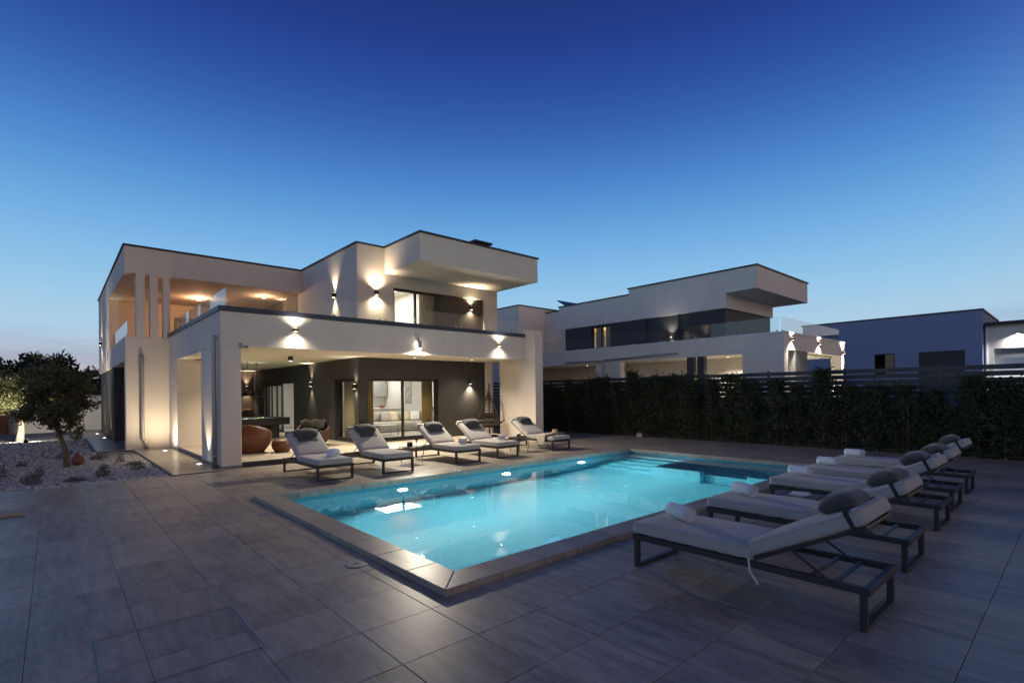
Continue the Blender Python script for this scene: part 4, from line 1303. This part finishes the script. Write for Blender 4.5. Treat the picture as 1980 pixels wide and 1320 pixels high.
# ------------------------------------------------------------------ hanging teardrop chair
hc = empty('hanging_chair', (11.62, 14.28, FL), R(-45), 'dark wicker teardrop hanging chair on a stand beside the end fin', 'hanging chair')
part('base', MB().lathe([(.46, 0), (.46, .018), (.43, .03), (.04, .035)], 36), 'black_metal', hc)
part('pole', MB().tube([(0, .18, .03), (0, .20, .6), (0, .19, 1.3), (0, .13, 1.72), (0, .04, 1.88), (0, -.02, 1.86), (0, -.04, 1.78)], .022, 10), 'black_metal', hc, True)
top = Vector((0, -.04, 1.74))
def side(s, n=14):
    return [top + Vector((s * .34 * math.sin(math.pi / 2 * (k / n)) ** 1.6, -.02 + .04 * (k / n), -1.26 * k / n)) for k in range(n + 1)]
part('frame', MB().tube(side(1), .028, 8).tube(side(-1), .028, 8), 'wicker_dark', hc, True)
wv = MB()
for k in range(3, 14):
    a, b = side(1)[k], side(-1)[k]
    mid = (a + b) / 2 + Vector((0, .10 * math.sin(k / 14 * math.pi), 0))
    wv.tube([a, mid, b], .010, 5)
for u in (-.7, -.4, -.13, .13, .4, .7):
    wv.tube([top + Vector((u * .34 * math.sin(math.pi / 2 * (k / 12)) ** 1.6, .07 * math.sin(k / 12 * math.pi), -1.26 * k / 12)) for k in range(13)], .010, 5)
part('weave', wv, 'wicker_dark', hc)
bs = MB(); nU, nV = 20, 9
for i in range(nU + 1):
    u = -1 + 2 * i / nU
    for j in range(nV + 1):
        v_ = -1 + 2 * j / nV
        x = u * .56
        wdt = .34 * math.sqrt(max(0.02, 1 - abs(u) ** 2.6))
        bs.v.append((x, v_ * wdt - .05,   .34 + .26 * abs(u) ** 2.2 + .14 * v_ * v_ * (1 - abs(u))))
for i in range(nU):
    for j in range(nV):
        a = i * (nV + 1) + j
        bs.f.append((a, a + nV + 1, a + nV + 2, a + 1))
st = part('seat', bs, 'wicker_dark', hc, True)
sm = st.modifiers.new('solid', 'SOLIDIFY'); sm.thickness = .03
part('cushion', MB().rounded(.84, .50, .16, .07, (12, 8, 4), Matrix.Translation((0, -.06, .50)), puff=.04), 'dark_cushion', hc, True)
part('cushion', MB().rounded(.50, .14, .20, .06, (8, 4, 5), Matrix.Translation((0, .10, .72)) @ Matrix.Rotation(-.2, 4, 'X'), puff=.02), 'dark_cushion', hc, True)

# ------------------------------------------------------------------ potted plant by the sliding door
pp_ = empty('potted_plant', (7.25, 14.95, FL), 0, 'dark leafy plant in a pot beside the sliding door', 'plant')
part('pot', MB().lathe([(.13, 0), (.17, .28), (.18, .30), (.155, .30), (.15, .24), (.001, .24)], 20), 'black_metal', pp_)
g = np.random.default_rng(5)
d = g.normal(size=(500, 3)); d[:, 2] = np.abs(d[:, 2]); d /= np.linalg.norm(d, axis=1)[:, None]
obj('foliage', leaf_mesh('foliage', 'dark_plant_leaf', d * (g.uniform(.05, 1, 500) ** .5)[:, None] * np.array([.27, .27, .42]) + np.array([0, 0, .28]), .11, .45, None, 1, 5), pp_)

# ------------------------------------------------------------------ living room seen through the glass
sf = empty('corner_sofa', (10.4, 19.3, FL), 0, 'long beige corner sofa in the living room', 'sofa')
part('seat', MB().rounded(3.2, .95, .32, .06, (12, 6, 3), Matrix.Translation((.2, 0, .24)), puff=.02), 'sofa', sf, True)
part('chaise', MB().rounded(.95, 1.4, .32, .06, (6, 8, 3), Matrix.Translation((1.35, -1.0, .241)), puff=.02), 'sofa', sf, True)
part('backrest', MB().rounded(3.2, .25, .42, .08, (12, 4, 4), Matrix.Translation((.2, .44, .60)), puff=0), 'sofa', sf, True)
part('armrest', MB().rounded(.22, 2.2, .36, .07, (4, 10, 4), Matrix.Translation((1.80, -.62, .52))), 'sofa', sf, True)
for k, (x, y, a) in enumerate(((-1.1, .2, .2), (-.1, .22, -.15), (.25, .18, .25), (.8, .22, .1), (1.25, .15, -.3), (1.5, -.35, 1.1))):
    o = part('throw_pillow', MB().rounded(.42, .13, .40, .06, (7, 3, 7), None, .0, .0), ('sofa_pillow', 'sofa', 'sofa_pillow', 'sofa_pillow', 'interior_white', 'sofa_pillow')[k], None, True)
    o.location, o.rotation_euler = (10.4 + x, 19.3 + y - .05, FL + .61), (-.3, 0, a)
    tag(o, 'square pale pillow leaning on the corner sofa', 'pillow', 'pillows on the corner sofa')
ct = empty('coffee_table', (9.35, 17.7, FL), 0, 'low wire frame coffee table in front of the sofa', 'coffee table')
part('tabletop', MB().box(-.4, .4, -.3, .3, .36, .385), 'worktop', ct)
for sx in (-1, 1):
    for sy in (-1, 1):
        part('leg', MB().box(sx * .38 - .012, sx * .38 + .012, sy * .28 - .012, sy * .28 + .012, 0, .36), 'steel', ct)
kc = empty('kitchen_unit', (11.7, 23.15, FL), 0, 'grey kitchen cupboards along the back wall of the living room', 'kitchen')
part('base_cabinet', MB().box(-1.4, .65, -.3, .3, 0, .86), 'cabinet', kc, bevel=.005)
part('worktop', MB().box(-1.42, .67, -.33, .32, .862, .90), 'worktop', kc)
for k in range(3):
    part('wall_cabinet', MB().box(-1.4 + .68 * k, -.73 + .68 * k, -.02, .33, 1.45, 2.2), 'cabinet', kc, bevel=.005)
ki = empty('kitchen_island', (11.1, 21.6, FL), 0, 'pale kitchen island behind the sofa', 'island')
part('body', MB().box(-.9, .9, -.35, .35, 0, .88), 'worktop', ki)
part('worktop', MB().box(-.95, .95, -.4, .4, .882, .92), 'interior_white', ki)
o = part('fruit_bowl', MB().lathe([(.06, 0), (.16, .07), (.17, .09), (.14, .08), (.001, .03)], 20, (0, 0, 0), cap=False), 'wood_shelf', None, True); o.location = (11.2, 21.5, FL + .921)
tag(o, 'wooden fruit bowl on the kitchen island', 'bowl')
for k in range(4):
    part('fruit', MB().lathe([(.045 * math.sin(i * math.pi / 8) + .0005, -.045 * math.cos(i * math.pi / 8)) for i in range(9)], 12, (.06 * math.cos(k * 1.6), .06 * math.sin(k * 1.6), .10), cap=False), 'fruit', o, True)
for k, (x, y) in enumerate(((10.75, 20.2), (11.55, 20.2))):
    e = empty('pendant_cylinder', (x, y, 2.02), 0, 'slim dark cylinder pendant lamp in the living room', 'pendant lamp', 'cylinder pendants in the living room')
    part('shade', MB().lathe([(.055, 0), (.055, .34), (.02, .35)], 16), 'cabinet', e)
    part('cord', MB().tube([(0, 0, .35), (0, 0, ZB + .03 - 2.02)], .005, 5), 'black_metal', e)
o = part('picture', MB().box(-.02, 0, -.3, .3, -.5, .5), 'art', None, bevel=.004); o.location = (12.398, 21.2, 1.75)
tag(o, 'tall grey abstract picture on the living room wall', 'picture')
# ------------------------------------------------------------------ fence on a low wall, hedge, box
XFE = 16.75
fw = empty('garden_wall', (XFE, 6, 0), 0, 'low grey concrete wall under the slatted fence', 'wall')
part('wall', MB().box(XFE + .03, XFE + .22, -8, 24, -.03, 1.44), 'concrete', fw, world=True)
part('coping', MB().box(XFE + .01, XFE + .24, -8.02, 24.02, 1.442, 1.47), 'concrete', fw, world=True)
fe = empty('slat_fence', (XFE + .12, 6, 1.47), 0, 'dark grey horizontal slat fence on the wall behind the hedge', 'fence')
bay, y = 2.1, -8.
k = 0
pm_ = MB().box(-.03, .03, -.03, .03, 0, .80).mesh('post', 'fence_slat')
sl = MB().box(-.012, .012, .035, bay - .035, 0, .118).mesh('slat', 'fence_slat')
while y < 24.01:
    obj('post', pm_, fe, (0, y - 6, 0))
    if y + bay < 24.2:
        for j in range(5):
            obj('slat', sl, fe, (-.01, y - 6, .02 + .156 * j))
    y += bay
# hedge: a row of separate columnar shrubs with stakes
def shrub_mesh(seed, h, w):
    g = np.random.default_rng(seed)
    n = 5200
    t_ = g.uniform(0, 1, n) ** .85
    z = .08 + t_ * h
    rad = w * (.45 + .55 * np.sin(np.clip(t_ * 1.08 + .12, 0, 1) * math.pi * .92)) * (1 + .3 * np.sin(t_ * 17 + seed))
    a = g.uniform(0, 2 * math.pi, n); r = rad * np.sqrt(g.uniform(.02, 1, n)) * (1 + .35 * np.sin(3 * a + 5 * t_ + seed))
    p = np.stack([r * np.cos(a) * .75, r * np.sin(a), z], 1)
    m = 150                                                             # loose sprigs standing out of the top
    tw = g.integers(0, 7, m)
    ang, ln = tw * .9 + seed, g.uniform(0, .42, m)
    q_ = np.stack([np.cos(ang) * (.08 + ln * .35), np.sin(ang) * (.08 + ln * .45), h * .93 + ln * (.75 + .25 * np.sin(tw * 2.3 + seed))], 1) + g.normal(size=(m, 3)) * .018
    return leaf_mesh('foliage', 'hedge_leaf', np.concatenate([p, q_]), .085, .42, (0, 0, .55), 1, seed)
vars_ = [(shrub_mesh(11 + i, (2.05, 1.95, 2.2, 1.85, 2.1)[i], (.48, .52, .46, .50, .54)[i])) for i in range(5)]
def stem_mesh(h, s):
    g = random.Random(s)
    mb = MB().tube([(0, 0, 0), (.02, .01, h * .3), (-.02, .02, h * .6), (.01, 0, h * .9)], [.025, .02, .014, .006], 6)
    for k in range(14):
        z = h * (.12 + .8 * k / 14); a = g.uniform(0, 6.28); L_ = g.uniform(.18, .36)
        mb.tube([(0, 0, z), (L_ * math.cos(a) * .6, L_ * math.sin(a) * .6, z + .10), (L_ * math.cos(a), L_ * math.sin(a), z + .24)], [.009, .006, .003], 4)
    return mb.mesh('stem', 'bark')
stems = [stem_mesh(1.9, i) for i in range(3)]
stake = MB().tube([(.03, .09, 0), (.04, .10, 1.75)], .012, 6).mesh('stake', 'wood_shelf')
ys = [-2.6 + .64 * i for i in range(31)]
for i, y in enumerate(ys):
    e = empty('hedge_shrub', (XFE - .42 + random.uniform(-.06, .06), y + random.uniform(-.08, .08), 0), random.uniform(0, 6.28),
              'dark green columnar shrub in the clipped row before the slatted fence', 'shrub', 'hedge shrubs along the fence')
    s_ = random.uniform(.92, 1.1)
    e.scale = (s_, s_, s_ * random.uniform(.90, 1.0) * (.91 if y < 7.5 else 1.05))
    obj('foliage', vars_[i % 5], e)
    obj('stem', stems[i % 3], e)
    if i % 2: obj('stake', stake, e)
hb = part('planting_strip', MB().box(16.31, XFE + .03, -8, 24, -.03, .012), 'soil', None, world=False)
tag(hb, 'strip of bare soil under the hedge', 'soil', kind='structure')
o = part('block', MB().box(-.13, .13, -.10, .10, 0, .17), 'box_beige', None, bevel=.02)
o.location, o.rotation_euler = (16.05, 10.95, .0), (0, 0, .4); tag(o, 'small beige block on the deck edge before the hedge', 'block')

# ------------------------------------------------------------------ neighbouring villa beyond the fence
NX0, NY0 = 18.3, 6.75
nb = empty('neighbour_villa', (NX0, NY0, 0), 0, 'pale grey neighbouring villa with long balcony beyond the fence', 'house')
ns = 'neighbour_stucco'
def np_(name, mb, m=ns, bevel=0., smooth=False): return part(name, mb, m, nb, smooth, True, bevel)
np_('balcony_beam', wall('x', NX0, NX0 + .35, NY0, 20.5, 2.98, 3.60))
np_('balcony_beam', MB().box(NX0 + .352, 24.7, NY0 + .001, NY0 + .35, 3.05, 3.599))
np_('balcony_trim', MB().box(NX0 - .03, NX0 + .36, NY0 - .03, 20.5, 3.602, 3.66).box(NX0 + .362, 24.73, NY0 - .03, NY0 + .36, 3.602, 3.66), 'interior_white')
np_('balcony_slab', MB().box(NX0 + .36, 24.6, NY0 + .36, 20.5, 3.0, 3.2), 'ceiling_paint')
for a, b in ((13.45, 14.8), (6.755, 8.16), (18.5, 20.49)):
    np_('column', MB().box(NX0 + .002, NX0 + .34, a, b, 0, 2.979), bevel=.01)
for a in (9.62, 10.05):
    np_('post', MB().box(NX0 + .02, NX0 + .25, a, a + .27, 0, 2.978), 'neighbour_dark')
np_('column', MB().box(19.3, 20.45, NY0 + .01, NY0 + .3, 0, 3.049), 'concrete')
np_('column', MB().box(24.35, 24.69, NY0 + .01, NY0 + .4, 0, 3.049))
np_('ground_wall', wall('x', 20.6, 20.9, 8.4, 20.4, 0, 2.99), ns)
np_('ground_wall', wall('y', 8.4, 8.65, 20.9, 24.6, 0, 2.99), 'interior_white')
np_('terrace_door', MB().box(20.52, 20.595, 11.2, 13.2, .1, 2.2), 'neighbour_dark')
np_('terrace_floor', MB().box(NX0 + .1, 24.6, NY0 + .1, 20.4, 0, .1), 'interior_floor')
# upper floor: dark glazed band, white fascia, cantilevered roof box
ZN = 6.43
np_('upper_wall', wall('x', 20.05, 20.35, 9.62, 18.2, 3.2, 4.98, [(15.26, 16.50, 3.25, 4.93)]), 'neighbour_dark')
np_('upper_wall', MB().box(20.352, 24.5, 9.63, 9.9, 3.2, 4.98), 'neighbour_dark')
np_('upper_fascia', MB().box(20.0, 24.6, 9.55, 18.6, 4.981, ZN - .26))
np_('roof_box', MB().box(20.1 - .08, 25.38, 8.35, 14.2, 5.58, ZN + .02), bevel=.01)
np_('roof_trim', MB().box(19.97, 25.43, 8.30, 14.25, ZN + .022, ZN + .07).box(19.95, 24.65, 14.202, 18.65, ZN - .258, ZN - .21), 'roof_trim')
np_('left_wing', MB().box(18.85, 24.6, 20.5, 26, 0, ZN), bevel=.01)
np_('left_wing', MB().box(20.9, 24.6, 18.61, 20.49, 3.2, ZN - .262))
np_('roof_trim', MB().box(18.81, 24.65, 20.46, 26.0, ZN + .002, ZN + .05).box(20.87, 24.65, 18.66, 20.455, ZN - .259, ZN - .21), 'roof_trim')
sp = np_('solar_panel', MB().add([(21.6, 19.0, ZN - .2), (23.2, 19.0, ZN - .2), (23.2, 20.2, ZN + .55), (21.6, 20.2, ZN + .55), (21.6, 19.03, ZN - .2), (23.2, 19.03, ZN - .2), (23.2, 20.25, ZN + .52), (21.6, 20.25, ZN + .52)],
                             [(0, 1, 2, 3), (7, 6, 5, 4), (0, 4, 5, 1), (2, 6, 7, 3), (1, 5, 6, 2), (0, 3, 7, 4)]), 'solar')
ch = np_('chimney', MB().box(22.6, 23.2, 8.8, 9.6, ZN + .05, ZN + .25), 'roof_trim')
glazing('window', 'x', 20.12, 15.265, 16.495, 3.255, 4.925, 2, .08, parent=nb)
np_('mullion', MB().box(20.02, 20.06, 13.2, 13.28, 3.2, 4.97).box(20.02, 20.06, 11.6, 11.68, 3.2, 4.97), 'frame')
for (a, b), m in (((15.3, 15.85), 'curtain_pale'), ((15.95, 16.45), 'curtain_pale')):
    mb = MB()
    for k in range(33):
        for z in (3.26, 4.92): mb.v.append((20.42 + .03 * math.sin(k * 1.2), a + (b - a) * k / 32, z))
    for k in range(32): mb.f.append((2 * k, 2 * k + 2, 2 * k + 3, 2 * k + 1))
    o = part('curtain', mb, m, nb, True, True); s_ = o.modifiers.new('solid', 'SOLIDIFY'); s_.thickness = .006
np_('room_wall', MB().box(22.5, 22.6, 14.8, 17.5, 3.2, 4.97), 'interior_white')
railing((NX0 + .16, NY0 + .2), (NX0 + .16, 20.4), 9, 3.66, .52, nb)
railing((NX0 + .2, NY0 + .16), (24.6, NY0 + .16), 5, 3.66, .52, nb)
def npipe(pts, r=.04): part('downpipe', MB().tube(pts, r, 8), 'zinc_pipe', nb, True, True)
npipe([(NX0 - .06, 10.65, 3.16), (NX0 - .06, 14.35, 3.08)])
npipe([(NX0 - .06, 16.6, 3.10), (NX0 - .06, 14.45, 3.05), (NX0 - .06, 14.30, 2.9), (NX0 - .06, 14.32, 1.5)])
def nlamp(loc, nrm, label, w, both=True, ang=130):
    updown('wall_light', loc, nrm, label, w if both else 0, w, ang, 'wall lights of the neighbouring villa', (1, .93, .80), both, 'frame', .1, (.05, .08))
nlamp((20.02, 11.97, 4.06), (-1, 0, 0), 'lit up-and-down light on the dark upper wall of the neighbouring villa', 16, True, 120)
nlamp((18.9, NY0, 3.42), (0, -1, 0), 'lit light on the end of the neighbouring balcony next to its corner', 50)
nlamp((21.6, NY0, 3.42), (0, -1, 0), 'lit light in the middle of the end of the neighbouring balcony', 40)
nlamp((24.5, NY0, 3.2), (0, -1, 0), 'lit light at the far end of the neighbouring balcony', 40)
nlamp((20.9, 8.4, 2.55), (0, -1, 0), 'lit light on the wall under the neighbouring balcony', 50, True, 150)
for k, (x, y, w) in enumerate(((22.6, 7.6, 300), (19.6, 9.3, 130), (19.4, 16.2, 12))):
    e = empty('ceiling_spotlight', (x, y, 3.0), 0, ('ceiling spotlight over the lit end of the neighbouring terrace', 'ceiling spotlight behind the dark posts of the neighbouring terrace', 'dim ceiling spotlight at the rear of the neighbouring terrace')[k], 'spotlight', 'spotlights under the neighbouring balcony')
    part('ring', MB().lathe([(.06, -.001), (.06, -.02), (.045, -.022)], 16), 'steel', e)
    part('lens', MB().lathe([(.001, -.0235), (.044, -.0235), (.044, -.0225)], 16), 'lens_warm', e)
    spot('light_beam', (0, 0, -.05), (0, 0, -1), w, 140, (1, .92, .78), .8, .04, e)
e = empty('upper_room_lamp', (21.4, 16.0, 4.96), 0, 'lit lamp inside the curtained room of the neighbouring villa', 'ceiling lamp')
part('shade', MB().lathe([(.15, 0), (.15, -.05), (.1, -.08)], 20), 'panel_light', e)
point('light_glow', (0, 0, -.2), 30, (1, .75, .42), .1, e)

# ------------------------------------------------------------------ buildings farther off
bb = empty('blue_building', (40, 4, 0), 0, 'plain blue grey building with dark garage door beyond the fence', 'building')
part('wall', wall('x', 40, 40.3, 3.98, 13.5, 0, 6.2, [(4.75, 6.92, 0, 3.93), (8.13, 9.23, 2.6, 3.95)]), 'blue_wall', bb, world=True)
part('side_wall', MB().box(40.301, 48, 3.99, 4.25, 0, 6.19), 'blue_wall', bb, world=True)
part('roof_edge', MB().box(39.95, 48.1, 3.93, 13.6, 6.202, 6.28), 'roof_trim', bb, world=True)
part('garage_door', MB().box(40.12, 40.2, 4.76, 6.91, 0, 3.92), 'neighbour_dark', bb, world=True)
wd = part('window', MB().box(40.10, 40.16, 8.14, 9.22, 2.61, 3.94), 'frame', bb, world=True)
part('pane', MB().box(40.085, 40.099, 8.68, 9.17, 2.68, 3.88), 'dark_pane', wd)
part('shutter', MB().box(40.06, 40.098, 8.17, 8.64, 2.66, 3.9), 'wood_shelf', wd)
wb = empty('white_building', (40.6, 0, 0), 0, 'low white building with lit soffit lamp beside the blue one', 'building')
part('wall', wall('x', 40.6, 40.9, -9, 3.9, 0, 5.3, [(-1.5, 3.55, 2.3, 3.95)]), ns, wb, world=True)
part('roof_edge', MB().box(40.2, 46, -9, 3.92, 5.302, 5.46), 'roof_trim', wb, world=True)
part('shutter', MB().box(40.66, 40.72, -1.48, 3.53, 3.42, 3.94), 'concrete', wb, world=True)
part('window_back', MB().box(40.75, 40.8, -1.5, 3.55, 2.3, 3.41), 'interior_white', wb, world=True)
part('downpipe', MB().tube([(40.5, 3.85, 5.25), (40.5, 3.85, 0)], .06, 8), 'interior_white', wb, world=True)
updown('wall_light', (40.59, 2.55, 4.80), (-1, 0, 0), 'lit lamp on the wall of the far white building', 0, 160, 155, None, (.95, .97, 1), False, 'plastic_white', .1, (.1, .12))

# ------------------------------------------------------------------ side garden: boundary wall, olive trees, herbs, pot
bw = empty('boundary_wall', (-6, 34, 0), 0, 'rendered boundary wall behind the side garden', 'wall')
part('wall', MB().box(-30, 7.5, 34.0, 34.25, -.03, 1.75), 'garden_wall', bw, world=True)
part('coping', MB().box(-30, 7.52, 33.96, 34.29, 1.752, 1.81), 'concrete', bw, world=True)
pg = part('brick_pillar', MB().box(-.3, .3, -.28, 0, 0, 1.2), 'terracotta', None, bevel=.02); pg.location = (-1.95, 33.99, -.02)
tag(pg, 'low brick pillar against the boundary wall', 'pillar')
def tree(name, loc, label, cat, group, leaf, H, trunk_h, lean, rx, ry, rz_, cz, nl, size, seed, trunk_r=.07, gaps=.3, sprigs=True):
    g = np.random.default_rng(seed); rr = random.Random(seed)
    e = empty(name, loc, 0, label, cat, group)
    mb = MB()
    tx, ty = lean
    mb.tube([(0, 0, -.05), (tx * .25 + .02, ty * .25, trunk_h * .35), (tx * .6 - .02, ty * .6, trunk_h * .7), (tx, ty, trunk_h)], [trunk_r * 1.35, trunk_r, trunk_r * .85, trunk_r * .75], 10)
    cen = []
    nb_ = 11
    for k in range(nb_):
        a = k * 2.4 + rr.uniform(-.3, .3); u = rr.uniform(.35, .95)
        el_ = rr.uniform(-.45, 1.0)
        tip = Vector((tx + rx * u * math.cos(a) * math.cos(el_ * .9), ty + ry * u * math.sin(a) * math.cos(el_ * .9), cz + rz_ * .85 * math.sin(el_ * 1.4)))
        st = Vector((tx * .9, ty * .9, trunk_h * rr.uniform(.85, 1)))
        mid = (st + tip) / 2 + Vector((rr.uniform(-.1, .1), rr.uniform(-.1, .1), .12 * rz_))
        mb.tube([st, mid, tip], [trunk_r * .5, trunk_r * .3, trunk_r * .12], 6)
        cen.append((tip, mid))
    part('trunk', mb, 'bark', e, True)
    P_ = []
    for k in range(nl // 60):                                          # leaf clumps on twigs filling an uneven crown
        if k % 3 == 0:
            c = np.array(cen[k % nb_][0]) + g.normal(size=3) * np.array([rx, ry, rz_]) * .22
        else:
            d = g.normal(size=3); d /= np.linalg.norm(d)
            c = np.array([tx, ty, cz]) + d * np.array([rx, ry, rz_]) * g.uniform(.25, 1) ** .5 * (1 + .22 * math.sin(5 * d[0] + 3 * d[2] + seed))
        if math.sin(c[0] * 5.1 + seed) * math.sin(c[1] * 4.3) * math.sin(c[2] * 6.1 + 1) > gaps: continue
        ax = g.normal(size=3) + np.array([0, 0, .3]); ax /= np.linalg.norm(ax)
        s_ = g.uniform(-1, 1, 60)[:, None]
        P_.append(c + ax * s_ * .2 * rx + g.normal(size=(60, 3)) * .055 * rx)
    obj('crown', leaf_mesh('crown', leaf, np.concatenate(P_), size, .32, None, 1, seed), e)
    return e
tree('olive_tree', (.22, 16.4, 0), 'dark unlit olive tree standing in the gravel beside the clay jar', 'tree', 'olive trees in the gravel', 'olive_leaf', 2.5, 1.15, (-.20, .05), .68, .76, .78, 1.55, 12500, .10, 21, .055, .6)
tree('olive_tree', (-1.02, 27.6, 0), 'olive tree lit from below by a garden light', 'tree', 'olive trees in the gravel', 'olive_leaf', 2.6, 1.25, (.12, .1), 1.5, 1.5, .75, 1.85, 15000, .13, 33, .10, .6)
for k, (x, y, h_, w_) in enumerate(((-1.9, 46, 3.9, 3.4), (.1, 44, 4.0, 2.6), (2.0, 47, 3.4, 2.4), (3.6, 50, 2.9, 2.4), (-5.5, 48, 3.4, 3.0), (6.5, 52, 3.0, 3.0))):
    tree('broadleaf_tree', (x, y, 0), ('tall dark tree beyond the boundary wall, widest of the group', 'dark tree beyond the boundary wall above the lit olive', 'lower dark tree beyond the wall beside the villa corner', 'low dark tree beyond the wall closest to the villa', 'dark tree beyond the wall away from the villa', 'dark tree beyond the wall behind the villa')[k], 'tree', 'trees beyond the boundary wall', 'far_leaf', h_, h_ * .35, (0, 0), w_ * .8, w_ * .8, h_ * .36, h_ * .62, 9000, .42, 50 + k, .14, .6)
ul = empty('garden_spotlight', (-.8, 26.2, 0), 0, 'lit garden spotlight at the foot of the pale olive tree', 'garden light')
part('housing', MB().tube([(0, 0, .02), (0, .05, .12)], .06, 14), 'black_metal', ul)
part('lens', MB().tube([(0, .051, .122), (0, .053, .127)], .055, 14), 'lens_white', ul)
spot('light_beam', (0, .07, .16), (0, 1.0, .9), 240, 150, (1, .92, .72), .7, .04, ul)
# clay jar
o = part('clay_jar', MB().lathe([(.07, 0), (.13, .05), (.155, .13), (.13, .22), (.07, .29), (.035, .33), (.045, .37), (.03, .375), (.02, .34)], 24, cap=True), 'terracotta', None, True)
o.scale = (.85, .85, .85); o.location = (.42, 16.75, -.015); tag(o, 'orange clay jar standing in the gravel by the olive trunk', 'jar')
# herbs in the gravel
def herb(seed, h, w, n):
    g = np.random.default_rng(seed)
    a = g.uniform(0, 6.28, n); r = w * np.sqrt(g.uniform(0, 1, n)); z = g.uniform(.0, 1, n) * h * (1 - .5 * (r / w) ** 2)
    return leaf_mesh('foliage', 'herb_leaf', np.stack([r * np.cos(a), r * np.sin(a), z], 1), .075, .22, (0, 0, .8), .8, seed)
hv = [herb(1, .22, .17, 260), herb(2, .36, .13, 240), herb(3, .12, .22, 260)]
spots = [(-.25, 14.9, 1), (.85, 15.2, 0), (1.42, 14.5, 0), (1.45, 15.6, 2), (1.25, 16.5, 1), (.75, 13.75, 0), (.3, 13.4, 2), (-.35, 13.6, 0), (-.85, 15.0, 1),
         (-.6, 17.2, 0), (.9, 17.8, 2), (.1, 18.6, 1), (-1.3, 17.9, 0), (-1.2, 20.2, 1), (.3, 19.8, 0)]
for k, (x, y, v_) in enumerate(spots):
    e = empty('herb_plant', (x, y, -.01), k * 1.3, ('low green herb cushion growing in the gravel bed', 'upright green herb tuft growing in the gravel bed', 'flat spreading green herb growing in the gravel bed')[v_], 'plant', ('low herb cushions in the gravel', 'upright herb tufts in the gravel', 'flat herbs in the gravel')[v_])
    s_ = random.uniform(.55, .95); e.scale = (s_, s_, s_)
    obj('foliage', hv[v_], e)
    part('stem', MB().tube([(0, 0, -.02), (.01, 0, .1)], .008, 5), 'bark', e)
# plank lying on the deck edge
o = part('plank', MB().box(-.75, .0, -.16, .16, 0, .045), 'board', None, bevel=.006)
o.location, o.rotation_euler = (-.33, 10.2, .003), (0, 0, .05); tag(o, 'pale wooden plank lying on the deck', 'plank')
